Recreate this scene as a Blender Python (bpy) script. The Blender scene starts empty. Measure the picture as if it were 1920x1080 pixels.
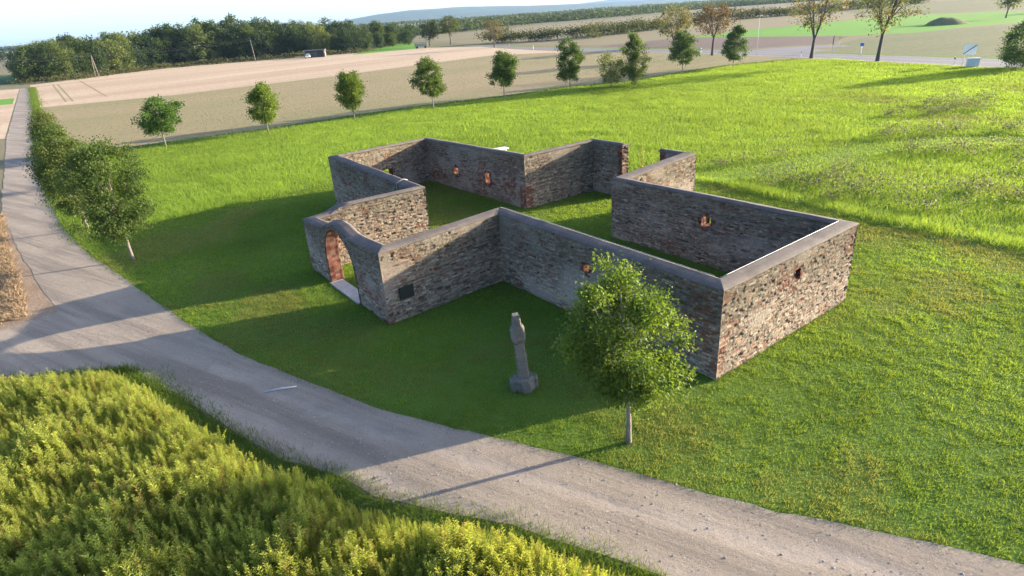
import bpy, bmesh, math, random
import numpy as np
from mathutils import Matrix, Vector

# ------------------------------------------------------------------ camera, sky, sun, exposure
C = bpy.context.scene.collection
S = bpy.context.scene
rad = math.radians
CAM_H, FPX, PITCH, ROLL = 10.4433, 1145.33, -0.423128, -0.067697

fwd = np.array([0, math.cos(PITCH), math.sin(PITCH)])
_r0 = np.array([1., 0, 0]); _u0 = np.cross(_r0, fwd)
rgt = math.cos(ROLL) * _r0 + math.sin(ROLL) * _u0
upv = -math.sin(ROLL) * _r0 + math.cos(ROLL) * _u0
cam_d = bpy.data.cameras.new('camera')
cam = bpy.data.objects.new('camera', cam_d); C.objects.link(cam)
cam_d.sensor_width = 36; cam_d.lens = FPX / 1920 * 36
cam_d.clip_start = 0.1; cam_d.clip_end = 30000
cam.matrix_world = Matrix([[rgt[0], upv[0], -fwd[0], 0], [rgt[1], upv[1], -fwd[1], 0],
                           [rgt[2], upv[2], -fwd[2], CAM_H], [0, 0, 0, 1]])
S.camera = cam

SUN_AZ, SUN_EL = rad(16), rad(12.0)          # azimuth counted from +X towards +Y
world = bpy.data.worlds.new('World'); S.world = world; world.use_nodes = True
wn = world.node_tree.nodes; wl = world.node_tree.links
sky = wn.new('ShaderNodeTexSky'); sky.sky_type = 'NISHITA'; sky.sun_disc = False
sky.sun_elevation = SUN_EL; sky.sun_rotation = math.pi / 2 - SUN_AZ
sky.air_density = 0.5; sky.dust_density = 1.55; sky.ozone_density = 1.2
wl.new(sky.outputs[0], wn['Background'].inputs[0]); wn['Background'].inputs[1].default_value = 0.145
sun_d = bpy.data.lights.new('sun', 'SUN'); sun = bpy.data.objects.new('sun', sun_d); C.objects.link(sun)
sun_d.energy = 4.3; sun_d.angle = rad(0.5); sun_d.color = (1.0, 0.83, 0.60)
sdir = Vector((math.cos(SUN_AZ) * math.cos(SUN_EL), math.sin(SUN_AZ) * math.cos(SUN_EL), math.sin(SUN_EL)))
sun.rotation_euler = sdir.to_track_quat('Z', 'Y').to_euler()
S.view_settings.view_transform = 'Standard'; S.view_settings.look = 'None'
S.view_settings.gamma = 1; S.view_settings.exposure = 2.02
S.render.engine = 'CYCLES'
S.cycles.use_denoising = True
S.cycles.max_bounces = 6; S.cycles.transparent_max_bounces = 8
S.cycles.volume_bounces = 1

# ------------------------------------------------------------------ helpers
rng = np.random.default_rng(7)
random.seed(7)

def ground_at(px, py, z=0.0):
    """Where the sight line through a photo pixel (1920x1080) meets the level z: used to survey the site."""
    d = fwd + rgt * (px - 960) / FPX + upv * (540 - py) / FPX
    k = (z - CAM_H) / d[2]
    return np.array([d[0] * k, d[1] * k, z])

def G(px, py): return tuple(ground_at(px, py)[:2])

def tag(o, label=None, cat=None, group=None, kind=None):
    for k, v in (('label', label), ('category', cat), ('group', group), ('kind', kind)):
        if v: o[k] = v
    return o

def empty(name, loc, rz=0.0):
    o = bpy.data.objects.new(name, None); C.objects.link(o)
    o.location = loc; o.rotation_euler = (0, 0, rz); o.empty_display_size = 0.3
    return o

def np_mesh(name, verts, faces, mat=None, col=None, smooth=False, parent=None):
    """verts (V,3), faces (F,k) with k = 3 or 4, optional per-vertex colours (V,3)."""
    verts = np.asarray(verts, np.float32); faces = np.asarray(faces, np.int32)
    me = bpy.data.meshes.new(name)
    k = faces.shape[1]
    me.vertices.add(len(verts)); me.vertices.foreach_set('co', verts.ravel())
    me.loops.add(faces.size); me.loops.foreach_set('vertex_index', faces.ravel())
    me.polygons.add(len(faces)); me.polygons.foreach_set('loop_start', np.arange(0, faces.size, k, dtype=np.int32))
    if smooth: me.polygons.foreach_set('use_smooth', np.ones(len(faces), bool))
    if col is not None:
        a = me.color_attributes.new('Col', 'FLOAT_COLOR', 'POINT')
        c4 = np.ones((len(verts), 4), np.float32); c4[:, :3] = col
        a.data.foreach_set('color', c4.ravel())
    me.update(calc_edges=True); me.validate()
    if mat: me.materials.append(mat)
    o = bpy.data.objects.new(name, me); C.objects.link(o)
    if parent: o.parent = parent
    return o

class MB:
    """Collects simple solids and links them as one mesh object."""
    def __init__(s): s.bm = bmesh.new()
    def box(s, c, size, rz=0.0, bevel=0.0, taper=1.0, rot=None):
        m = bmesh.ops.create_cube(s.bm, size=1)['verts']
        for v in m:
            t = taper if v.co.z > 0 else 1.0
            v.co = Vector((v.co.x * size[0] * t, v.co.y * size[1] * t, v.co.z * size[2]))
        M = Matrix.Translation(c) @ (rot if rot is not None else Matrix.Rotation(rz, 4, 'Z'))
        if bevel:
            es = list({e for v in m for e in v.link_edges})
            r = bmesh.ops.bevel(s.bm, geom=es, offset=bevel, segments=2, affect='EDGES')
            m = list({v for f in r['faces'] for v in f.verts} | {v for v in m if v.is_valid})
        bmesh.ops.transform(s.bm, matrix=M, verts=m)
        return s
    def tube(s, pts, radii, n=8, cap=True):
        pts = [Vector(p) for p in pts]; rings = []
        for i, p in enumerate(pts):
            d = (pts[min(i + 1, len(pts) - 1)] - pts[max(i - 1, 0)]).normalized()
            a = d.orthogonal().normalized() if abs(d.z) < 0.9 else (Vector((1, 0, 0)) - d * d.x).normalized()
            b = d.cross(a)
            rings.append([s.bm.verts.new(p + (a * math.cos(2 * math.pi * k / n) + b * math.sin(2 * math.pi * k / n)) * radii[i]) for k in range(n)])
        for i in range(len(rings) - 1):
            for k in range(n):
                f = s.bm.faces.new((rings[i][k], rings[i][(k + 1) % n], rings[i + 1][(k + 1) % n], rings[i + 1][k])); f.smooth = True
        if cap:
            s.bm.faces.new(rings[-1]); s.bm.faces.new(rings[0][::-1])
        return s
    def build(s, name, mat, parent=None):
        me = bpy.data.meshes.new(name); bmesh.ops.recalc_face_normals(s.bm, faces=s.bm.faces)
        s.bm.to_mesh(me); s.bm.free(); me.materials.append(mat)
        o = bpy.data.objects.new(name, me); C.objects.link(o)
        if parent: o.parent = parent
        return o

# value noise
def _hash(ix, iy, seed):
    h = (ix.astype(np.int64) * 374761393 + iy.astype(np.int64) * 668265263 + seed * 1442695041) & 0xFFFFFFFF
    h = ((h ^ (h >> 13)) * 1274126177) & 0xFFFFFFFF
    h = h ^ (h >> 16)
    return (h & 0xFFFFFF) / float(0xFFFFFF)
def vnoise(x, y, seed=0):
    x = np.asarray(x, float); y = np.asarray(y, float)
    ix, iy = np.floor(x), np.floor(y); fx, fy = x - ix, y - iy
    fx = fx * fx * (3 - 2 * fx); fy = fy * fy * (3 - 2 * fy)
    a = _hash(ix, iy, seed); b = _hash(ix + 1, iy, seed); c = _hash(ix, iy + 1, seed); d = _hash(ix + 1, iy + 1, seed)
    return (a * (1 - fx) + b * fx) * (1 - fy) + (c * (1 - fx) + d * fx) * fy
def fbm(x, y, seed=0, oct=4):
    t = 0; amp = 0.5; s = 0
    for o in range(oct):
        t = t + amp * vnoise(np.asarray(x) * 2 ** o, np.asarray(y) * 2 ** o, seed + o * 17); s += amp; amp *= 0.5
    return t / s
def sstep(a, b, x):
    t = np.clip((x - a) / (b - a), 0, 1); return t * t * (3 - 2 * t)
def in_poly(x, y, poly):
    poly = np.asarray(poly); inside = np.zeros(len(x), bool); j = len(poly) - 1
    for i in range(len(poly)):
        xi, yi = poly[i]; xj, yj = poly[j]
        c = ((yi > y) != (yj > y)) & (x < (xj - xi) * (y - yi) / (yj - yi + 1e-12) + xi)
        inside ^= c; j = i
    return inside
def edge_dist(x, y, line):
    line = np.asarray(line, float); best = np.full(len(x), 1e9)
    for (x0, y0), (x1, y1) in zip(line[:-1], line[1:]):
        dx, dy = x1 - x0, y1 - y0; L = dx * dx + dy * dy + 1e-12
        t = np.clip(((x - x0) * dx + (y - y0) * dy) / L, 0, 1)
        best = np.minimum(best, np.hypot(x - x0 - t * dx, y - y0 - t * dy))
    return best
def scatter(poly, density):
    """Random points in a polygon; density is a number or a function of (x, y) per m2 with attribute .peak"""
    poly = np.asarray(poly); lo = poly.min(0); hi = poly.max(0)
    n = int((hi - lo).prod() * density)
    x = rng.uniform(lo[0], hi[0], n); y = rng.uniform(lo[1], hi[1], n)
    k = in_poly(x, y, poly); return x[k], y[k]
def in_view(x, y, m=160):
    """Keep what stands in or near the photographed field of view."""
    d = np.stack([x, y, np.zeros_like(x) - CAM_H], 1)
    z = d @ fwd; px = 960 + FPX * (d @ rgt) / np.maximum(z, .1); py = 540 - FPX * (d @ upv) / np.maximum(z, .1)
    return (z > 0.5) & (px > -m) & (px < 1920 + m) & (py < 1080 + m * 1.5)

# ------------------------------------------------------------------ materials
class NT:
    def __init__(s, name):
        s.m = bpy.data.materials.new(name); s.m.use_nodes = True
        s.n = s.m.node_tree.nodes; s.l = s.m.node_tree.links; s.b = s.n['Principled BSDF']; s.out = s.n['Material Output']
        s.tc = s.n.new('ShaderNodeTexCoord')
    def noise(s, scale, detail=4, rough=0.6, stretch=(1, 1, 1), rot=0.0, coord='Object'):
        mp = s.n.new('ShaderNodeMapping'); mp.vector_type = 'TEXTURE'; mp.inputs['Scale'].default_value = tuple(1 / q for q in stretch); mp.inputs['Rotation'].default_value = (0, 0, rot)
        s.l.new(s.tc.outputs[coord], mp.inputs[0])
        t = s.n.new('ShaderNodeTexNoise'); t.inputs['Scale'].default_value = scale; t.inputs['Detail'].default_value = detail
        t.inputs['Roughness'].default_value = rough; s.l.new(mp.outputs[0], t.inputs['Vector']); return t.outputs['Fac']
    def ramp(s, fac, stops):
        r = s.n.new('ShaderNodeValToRGB'); e = r.color_ramp.elements
        while len(e) < len(stops): e.new(0.5)
        for q, (p, c) in zip(e, stops): q.position = p; q.color = (*c, 1) if len(c) == 3 else c
        s.l.new(fac, r.inputs[0]); return r.outputs[0]
    def mix(s, a, b, fac, mode='MIX'):
        m = s.n.new('ShaderNodeMix'); m.data_type = 'RGBA'; m.blend_type = mode
        for sock, v in ((m.inputs[0], fac), (m.inputs[6], a), (m.inputs[7], b)):
            if hasattr(v, 'is_linked'): s.l.new(v, sock)
            elif isinstance(v, (int, float)): sock.default_value = v
            else: sock.default_value = (*v, 1)
        return m.outputs[2]
    def bump(s, h, strength, dist):
        b = s.n.new('ShaderNodeBump'); b.inputs['Strength'].default_value = strength; b.inputs['Distance'].default_value = dist
        s.l.new(h, b.inputs['Height']); s.l.new(b.outputs[0], s.b.inputs['Normal'])
    def base(s, c): s.l.new(c, s.b.inputs['Base Color'])
    def attr(s, name='Col'):
        a = s.n.new('ShaderNodeAttribute'); a.attribute_name = name; return a.outputs['Color']

BW = lambda p0, p1: [(p0, (0, 0, 0)), (p1, (1, 1, 1))]

def plain(name, col, rough=0.6, metal=0.0, vary=0.12, scale=6):
    t = NT(name); f = t.noise(scale, 5)
    t.base(t.ramp(f, [(0.3, tuple(c * (1 - vary) for c in col)), (0.7, tuple(min(1, c * (1 + vary)) for c in col))]))
    t.b.inputs['Roughness'].default_value = rough; t.b.inputs['Metallic'].default_value = metal
    return t.m

def earth(name, c1, c2, c3, big, fine, bump, bdist, stretch=(1, 1, 1), rot=0.0, rowscale=None, rowamt=0.3):
    """Ground: broad patches c1/c2, fine speckle towards c3, optional rows."""
    t = NT(name)
    col = t.ramp(t.noise(big, 5, 0.6, stretch, rot), [(0.32, c1), (0.68, c2)])
    ff = t.noise(fine, 6, 0.75)
    col = t.mix(col, c3, t.ramp(ff, BW(0.48, 0.75)))
    if rowscale:
        rw = t.noise(rowscale, 3, 0.6, (0.015, 1, 1), rot)
        col = t.mix(col, tuple(c * 0.6 for c in c1), t.mix((0, 0, 0), (rowamt,) * 3, t.ramp(rw, BW(0.5, 0.72))))
    t.base(col); t.b.inputs['Roughness'].default_value = 0.95; t.b.inputs['Specular IOR Level'].default_value = 0.15
    t.bump(ff, bump, bdist)
    return t.m

def leaf_mat(name, trans=0.4, gain=(1.25, 1.25, 0.7), rough=0.55):
    """Leaves and blades: colour from the mesh, part of the light passes through."""
    t = NT(name); c = t.attr()
    oi = t.n.new('ShaderNodeObjectInfo'); c = t.mix(c, t.ramp(oi.outputs['Random'], [(0.0, (0.80, 0.85, 0.9)), (0.5, (1, 1, 1)), (1.0, (1.22, 1.15, 1.0))]), 1.0 if name == 'leaf' else 0.0, 'MULTIPLY')
    t.base(c); t.b.inputs['Roughness'].default_value = rough; t.b.inputs['Specular IOR Level'].default_value = 0.25
    tr = t.n.new('ShaderNodeBsdfTranslucent'); t.l.new(t.mix(c, gain, 1.0, 'MULTIPLY'), tr.inputs['Color'])
    mx = t.n.new('ShaderNodeMixShader'); mx.inputs[0].default_value = trans
    t.l.new(t.b.outputs[0], mx.inputs[1]); t.l.new(tr.outputs[0], mx.inputs[2]); t.l.new(mx.outputs[0], t.out.inputs[0])
    return t.m

M = {}
M['leaf'] = leaf_mat('leaf', 0.42, (1.5, 1.5, 0.7))
M['grass'] = leaf_mat('grass_blade', 0.55, (1.5, 1.4, 0.8))
M['weed'] = leaf_mat('weed_leaf', 0.52, (1.5, 1.35, 0.7))
M['dry'] = leaf_mat('dry_leaf', 0.3, (1.1, 1.0, 0.8))
t = NT('bark'); f = t.noise(18, 6, 0.7, (1, 1, 0.25)); t.base(t.ramp(f, [(0.3, (0.10, 0.085, 0.07)), (0.7, (0.27, 0.24, 0.20))])); t.b.inputs['Roughness'].default_value = 0.9; t.bump(f, 0.6, 0.02); M['bark'] = t.m
t = NT('dark_bark'); f = t.noise(12, 6, 0.7, (1, 1, 0.25)); t.base(t.ramp(f, [(0.3, (0.045, 0.038, 0.03)), (0.7, (0.12, 0.10, 0.085))])); t.b.inputs['Roughness'].default_value = 0.9; t.bump(f, 0.6, 0.03); M['dark_bark'] = t.m

M['plain_land'] = earth('plain_land', (0.21, 0.175, 0.105), (0.14, 0.145, 0.07), (0.23, 0.19, 0.12), 0.006, 0.4, 0.3, 0.2, (0.15, 1, 1), rad(30), 0.03, 0.5)
M['meadow'] = earth('meadow_soil', (0.11, 0.20, 0.025), (0.15, 0.24, 0.035), (0.085, 0.16, 0.02), 0.09, 6, 0.9, 0.12)
M['lawn'] = earth('lawn_soil', (0.075, 0.155, 0.018), (0.11, 0.185, 0.03), (0.05, 0.11, 0.015), 0.25, 14, 0.9, 0.06)
M['stubble'] = earth('stubble_soil', (0.33, 0.26, 0.155), (0.225, 0.225, 0.105), (0.16, 0.125, 0.075), 0.035, 1.6, 1.0, 0.3, (0.4, 1, 1), rad(30), 1.1, 0.45)
M['harvested'] = earth('harvested_soil', (0.58, 0.465, 0.325), (0.42, 0.305, 0.21), (0.30, 0.21, 0.15), 0.05, 1.0, 0.7, 0.2, (0.12, 1, 1), rad(42), 0.5, 0.9)
M['ploughed'] = earth('ploughed_soil', (0.15, 0.118, 0.10), (0.18, 0.14, 0.115), (0.11, 0.083, 0.07), 0.03, 1.5, 0.8, 0.15, (0.2, 1, 1), rad(36))
M['green_crop'] = earth('green_crop', (0.10, 0.26, 0.025), (0.14, 0.31, 0.035), (0.075, 0.20, 0.02), 0.02, 1.2, 0.5, 0.1, (0.2, 1, 1), rad(36))
M['pale_pasture'] = earth('pale_pasture', (0.145, 0.16, 0.072), (0.185, 0.185, 0.10), (0.09, 0.10, 0.042), 0.05, 0.8, 0.8, 0.2, (0.3, 1, 1), rad(10))
M['tan_field'] = earth('tan_field', (0.24, 0.195, 0.12), (0.19, 0.175, 0.09), (0.16, 0.125, 0.08), 0.03, 0.7, 0.5, 0.1, (0.08, 1, 1), rad(36))
M['maize_soil'] = earth('maize_soil', (0.26, 0.19, 0.135), (0.36, 0.275, 0.20), (0.14, 0.10, 0.075), 0.7, 9, 1.0, 0.08)
M['bank_grass'] = earth('bank_grass', (0.045, 0.09, 0.02), (0.07, 0.12, 0.025), (0.035, 0.06, 0.015), 0.4, 5, 0.8, 0.1)  # dark green ground; also the painted shade of the strip behind the meadow

# gravel track: compacted pale gravel with ruts along its run, stones and dusty patches
t = NT('gravel')
col = t.ramp(t.noise(0.35, 5, 0.65), [(0.3, (0.285, 0.243, 0.198)), (0.7, (0.38, 0.325, 0.265))])
rut = t.ramp(t.noise(1.1, 4, 0.6, (0.08, 1, 1), rad(-33)), BW(0.44, 0.60))
col = t.mix(col, (0.215, 0.186, 0.158), t.mix((0, 0, 0), (0.8,) * 3, rut))
st = t.n.new('ShaderNodeTexVoronoi'); st.inputs['Scale'].default_value = 16; t.l.new(t.tc.outputs['Object'], st.inputs['Vector'])
pick = t.ramp(st.outputs['Color'], [(0.80, (0, 0, 0)), (0.88, (1, 1, 1))])
near = t.ramp(st.outputs['Distance'], [(0.25, (1, 1, 1)), (0.42, (0, 0, 0))])
col = t.mix(col, (0.38, 0.355, 0.325), t.mix(pick, near, 1.0, 'MULTIPLY'))
sx = t.n.new('ShaderNodeSeparateXYZ'); t.l.new(t.tc.outputs['Object'], sx.inputs[0])
def mth(op, a, b=None):
    q = t.n.new('ShaderNodeMath'); q.operation = op
    for i_, v_ in enumerate((a, b)):
        if v_ is None: continue
        if hasattr(v_, 'is_linked'): t.l.new(v_, q.inputs[i_])
        else: q.inputs[i_].default_value = v_
    return q.outputs[0]
_tx = np.array([-9.9, -7.1, -4.4, -2.2, -0.4, 1.3, 3.4, 5.5, 7.4, 9.6]); _ty = np.array([19.2, 17.1, 15.3, 14.1, 13.2, 12.4, 11.3, 10.2, 9.4, 8.4])
ca, cb, cc_ = np.polyfit(_tx, _ty, 2)
curve = mth('ADD', mth('ADD', mth('MULTIPLY', mth('MULTIPLY', sx.outputs[0], sx.outputs[0]), float(ca)), mth('MULTIPLY', sx.outputs[0], float(cb))), float(cc_))
off_ = mth('ADD', mth('SUBTRACT', curve, sx.outputs[1]), mth('MULTIPLY', mth('SUBTRACT', t.noise(0.6, 3), 0.5), 0.9))
def band(c_, w_):
    d_ = mth('DIVIDE', mth('SUBTRACT', off_, c_), w_); return mth('POWER', 2.718, mth('MULTIPLY', mth('MULTIPLY', d_, d_), -1.0))
wheel = mth('ADD', band(1.15, 0.30), mth('ADD', band(2.85, 0.34), band(3.9, 0.22)))
ok_ = mth('MULTIPLY', mth('GREATER_THAN', sx.outputs[0], -10.5), mth('LESS_THAN', sx.outputs[0], 20.0))
wheel = mth('MULTIPLY', mth('MULTIPLY', wheel, ok_), mth('ADD', 0.35, t.noise(2.2, 4)))
col = t.mix(col, (0.42, 0.36, 0.315), mth('MULTIPLY', wheel, 0.42))
fine = t.noise(30, 6, 0.8); col = t.mix(col, (0.10, 0.083, 0.072), t.ramp(fine, BW(0.52, 0.74)))
t.base(col); t.b.inputs['Roughness'].default_value = 0.95; t.b.inputs['Specular IOR Level'].default_value = 0.2
hsum = t.mix(t.mix(t.mix(fine, rut, 0.35), t.noise(5, 5, 0.7), 0.4), (0, 0, 0), mth('MULTIPLY', wheel, 0.6))
t.bump(hsum, 1.0, 0.09); M['gravel'] = t.m
t = NT('asphalt'); f = t.noise(3, 6); t.base(t.ramp(f, [(0.3, (0.12, 0.115, 0.13)), (0.7, (0.16, 0.155, 0.17))])); t.b.inputs['Roughness'].default_value = 0.85; M['asphalt'] = t.m
M['paint'] = plain('road_paint', (0.5, 0.5, 0.5), 0.7)
M['shoulder'] = plain('gravel_shoulder', (0.27, 0.245, 0.20), 0.95, 0, 0.2, 3)

# masonry: stone colours come from the mesh, the shader adds grain and small pits
t = NT('rubble_masonry'); c = t.attr()
g1 = t.noise(28, 6, 0.75); g2 = t.noise(7, 4, 0.6)
c = t.mix(c, t.ramp(g1, [(0.30, (0.55, 0.53, 0.5)), (0.55, (1, 1, 1)), (0.78, (1.0, 0.98, 0.95))]), 1.0, 'MULTIPLY')
c = t.mix(c, t.ramp(g2, [(0.35, (0.8, 0.8, 0.8)), (0.65, (1, 1, 1))]), 1.0, 'MULTIPLY')
t.base(c); t.b.inputs['Roughness'].default_value = 0.95; t.b.inputs['Specular IOR Level'].default_value = 0.15
t.bump(g1, 0.8, 0.03); M['masonry'] = t.m
t = NT('mortar_coping'); f = t.noise(1.6, 8, 0.8); h = t.noise(22, 6, 0.8)
col = t.ramp(f, [(0.3, (0.065, 0.054, 0.048)), (0.55, (0.125, 0.105, 0.094)), (0.8, (0.20, 0.172, 0.152))])
col = t.mix(col, (0.06, 0.054, 0.05), t.ramp(h, BW(0.46, 0.76)))
t.base(col); t.b.inputs['Roughness'].default_value = 0.85; t.bump(h, 0.35, 0.02); M['coping'] = t.m
M['sill'] = plain('threshold_slab', (0.36, 0.33, 0.32), 0.8, 0, 0.15, 5)
M['plaque'] = plain('plaque_bronze', (0.022, 0.028, 0.026), 0.5, 0.2)
M['wire'] = plain('metal_wire', (0.45, 0.45, 0.45), 0.4, 0.3)
t = NT('weathered_stone'); f = t.noise(4, 6, 0.7); h = t.noise(20, 6, 0.8)
col = t.ramp(f, [(0.3, (0.125, 0.118, 0.105)), (0.7, (0.22, 0.205, 0.18))]); col = t.mix(col, (0.05, 0.05, 0.045), t.ramp(h, BW(0.48, 0.78)))
t.base(col); t.b.inputs['Roughness'].default_value = 0.95; t.bump(h, 0.9, 0.04); M['stone'] = t.m
M['white'] = plain('white_paint', (0.78, 0.78, 0.76), 0.5)
M['pale_grey'] = plain('pale_grey_paint', (0.55, 0.60, 0.62), 0.5)
M['dark_grey'] = plain('dark_grey', (0.09, 0.10, 0.11), 0.7)
M['blue'] = plain('blue_sign', (0.03, 0.16, 0.50), 0.5)
M['yellow'] = plain('yellow_sign', (0.75, 0.68, 0.20), 0.5)
M['black'] = plain('black_paint', (0.02, 0.02, 0.025), 0.5)
M['wood_grey'] = plain('weathered_wood', (0.17, 0.155, 0.135), 0.9, 0, 0.25, 10)
M['roof_grey'] = plain('shed_roof', (0.13, 0.15, 0.15), 0.7)
M['green_paint'] = plain('green_sheet', (0.20, 0.24, 0.20), 0.6)
M['hill'] = earth('hill_forest', (0.025, 0.05, 0.03), (0.06, 0.085, 0.045), (0.12, 0.12, 0.07), 0.0012, 0.01, 0.2, 1.0)
M['glass'] = plain('car_glass', (0.03, 0.035, 0.04), 0.15)
M['tyre'] = plain('rubber', (0.02, 0.02, 0.02), 0.9)

# ------------------------------------------------------------------ the ground
def sheet(name, poly, z, mat, jitter=0.0, seg=0.6, kind='structure'):
    """A flat outline laid on the ground; jitter makes its edge ragged."""
    pts = []
    n = len(poly)
    for i in range(n):
        a = np.array(poly[i], float); b = np.array(poly[(i + 1) % n], float)
        L = np.linalg.norm(b - a); k = max(1, min(60, int(L / seg))) if jitter else 1
        d = (b - a) / max(L, 1e-6); nn = np.array([-d[1], d[0]])
        for j in range(k):
            p = a + (b - a) * j / k
            if jitter:
                p = p + nn * jitter * 2 * (fbm(p[0] * 0.9, p[1] * 0.9, 3, 3) - 0.5) + nn * jitter * 0.8 * (vnoise(p[0] * 4, p[1] * 4, 5) - .5)
            pts.append((p[0], p[1], z))
    bm = bmesh.new(); vs = [bm.verts.new(p) for p in pts]; f = bm.faces.new(vs)
    f.normal_update()
    if f.normal.z < 0: f.normal_flip()
    bmesh.ops.triangulate(bm, faces=[f], ngon_method='EAR_CLIP')
    me = bpy.data.meshes.new(name); bm.normal_update(); bm.to_mesh(me); bm.free()
    me.materials.append(mat); o = bpy.data.objects.new(name, me); C.objects.link(o)
    return tag(o, kind=kind)

def smooth_line(pts, n=6):
    pts = [np.array(p, float) for p in pts]; out = []
    for i in range(len(pts) - 1):
        p0, p1, p2, p3 = pts[max(i - 1, 0)], pts[i], pts[i + 1], pts[min(i + 2, len(pts) - 1)]
        for k in range(n):
            t = k / n
            out.append(tuple(0.5 * (2 * p1 + (p2 - p0) * t + (2 * p0 - 5 * p1 + 4 * p2 - p3) * t * t + (3 * p1 - p0 - 3 * p2 + p3) * t ** 3)))
    out.append(tuple(pts[-1])); return out

np_mesh('ground', [(-8000, -60, 0), (13000, -60, 0), (13000, 9600, 0), (-8000, 9600, 0)], [(0, 1, 2, 3)], M['plain_land'])['kind'] = 'structure'

track_right = smooth_line([(-125.0, 174.2), (-76.5, 105.3), (-46.2, 61.9), (-31.5, 42.0), (-24.1, 33.0), (-18.2, 27.1), (-13.4, 22.3), (-9.9, 19.2), (-7.1, 17.1),
               (-4.4, 15.3), (-2.2, 14.1), (-0.4, 13.2), (1.3, 12.4), (3.4, 11.3), (5.5, 10.2), (7.4, 9.4), (9.6, 8.4), (14, 6.2), (22, 2.0)], 5)
track_low = [(18.5, -1.6), (8, 4.0), G(1250, 1080), G(1100, 1030), G(960, 985), G(800, 955), G(700, 935), G(640, 893), G(530, 862), G(420, 800), G(330, 740), G(240, 690), (-18, 18.2), (-26, 17.4), (-40, 15.0)]
track_left = [(-40, 17.5), (-27, 20.4), (-21.6, 21.4), G(110, 585), G(70, 530), G(30, 460), (-34.8, 41.5), (-61.6, 78.8), (-127.5, 174.2)]
ROW = [G(60, 262), G(225, 284), G(320, 270), G(500, 246), G(660, 221), G(800, 201), G(950, 183), G(1070, 165), G(1200, 152), G(1280, 138), G(1380, 123), G(1500, 112)]
lawn_edge = [(-24.6, 34.4), (-19.7, 38.1), (-12.5, 43.5), (-9, 46), (-5, 46.5), (2, 41), (6, 41.5), (12.2, 37.6), (15.8, 31.5), (18.7, 26.8), (21.5, 23.3), (28, 15)]
lawn_poly = [p for p in track_right if p[1] < 33.8][::1] + [(30, 2.0)] + lawn_edge[::-1]
meadow_poly = [p for p in track_right if p[1] < 104] + [(60, 2), (110, 20)] + [(69.0, 75.0), G(1840, 127), G(1645, 117), G(1560, 111.5)] + ROW[::-1][:-1] + [(-46, 63.5), (-73, 104.5)]
sheet('meadow', meadow_poly, 0.006, M['meadow'])
sheet('lawn', lawn_poly, 0.012, M['lawn'], 0.08)
sheet('track', track_right + track_low + track_left, 0.020, M['gravel'], 0.10)
sheet('bank', [(p[0], p[1]) for p in ROW] + [(p[0] - 1.2, p[1] + 2.0) for p in ROW[::-1]], 0.009, M['bank_grass'], 0.25)  # shade along the meadow's back edge, painted as a flat dark green strip
sheet('maize_field', track_left[:7] + [(-70, 60), (-70, 17)], 0.012, M['maize_soil'], 0.15)
stub_top = [G(62, 203), G(330, 178), G(640, 141), G(930, 103), G(1080, 97.5)]
sheet('stubble_field', [(p[0], p[1]) for p in ROW] + [G(1460, 107), G(1400, 104.5), G(1250, 99.5)] + stub_top[::-1] + [(-76.3, 105.5)], 0.005, M['stubble'])
sheet('harvested_field', stub_top + [G(960, 92), G(900, 87.5), G(800, 89.5), G(700, 96), G(560, 108.5), G(330, 126), G(180, 143.5), G(56, 160)], 0.007, M['harvested'])
for a_, b_ in (((99, 159), (124, 191)), ((108, 158.5), (137, 190)), ((150, 152), (200, 181))):
    p_, q_ = np.array(G(*a_)), np.array(G(*b_)); w_ = (q_ - p_)[::-1] * np.array((-1, 1)); w_ = w_ / np.linalg.norm(w_) * 0.2; sheet('tractor_track', [tuple(p_ - w_), tuple(q_ - w_), tuple(q_ + w_), tuple(p_ + w_)], 0.012, M['stubble'], 0.08, 2.0)
sheet('left_field', [(-61.9, 78.9), (-127.5, 174.0), (-220, 174), (-150, 78)], 0.006, M['harvested'])
sheet('clover_field', [G(0, 186.5), G(27, 184), G(24, 195), G(0, 197.5)], 0.011, M['green_crop'])
sheet('dark_crop_field', [G(0, 160), G(50, 157), G(36, 139), G(-40, 143), G(-60, 166)], 0.008, M['bank_grass'])
sheet('wood_meadow', [G(660, 103), G(780, 91), G(800, 83), G(760, 81), G(690, 94)], 0.012, M['green_crop'])
# fields beyond the road
rn = [(1960, 131.5), (1844, 125), (1750, 119.5), (1645, 114.5), (1560, 110.5), (1500, 107.5), (1400, 103.5), (1300, 99.5), (1200, 97.5), (1100, 95.5), (1000, 92.2), (930, 88.6), (870, 85.5)]
rf = [(1960, 114), (1844, 110), (1750, 107), (1645, 104), (1560, 101), (1500, 99), (1400, 96), (1300, 93.5), (1200, 92), (1100, 90.8), (1000, 88.6), (930, 86), (870, 83.7)]
near_e = smooth_line([(77, 54), (70.5, 68)] + [G(*p) for p in rn], 4); far_e = smooth_line([(86, 60), (78.5, 76)] + [G(*p) for p in rf], 4)
sheet('road', near_e + far_e[::-1], 0.014, M['asphalt'])
sheet('side_road', [G(1395, 96.2), G(1520, 99.2), G(1552, 95.5), G(1520, 90.5), G(1600, 87), G(1580, 85), G(1490, 88), G(1440, 91.5)], 0.017, M['asphalt'])
def offset_strip(line_a, line_b, t0, t1):
    a = [tuple(np.array(p) * (1 - t0) + np.array(q) * t0) for p, q in zip(line_a, line_b)]
    b = [tuple(np.array(p) * (1 - t1) + np.array(q) * t1) for p, q in zip(line_a, line_b)]
    return a + b[::-1]
for t0, t1 in ((0.05, 0.062), (0.50, 0.512), (0.94, 0.952)):
    sheet('road_marking', offset_strip(near_e, far_e, t0, t1), 0.021, M['paint'])
sheet('road_shoulder', offset_strip(near_e, far_e, -0.10, 0.0), 0.012, M['shoulder'], 0.05)
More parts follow.
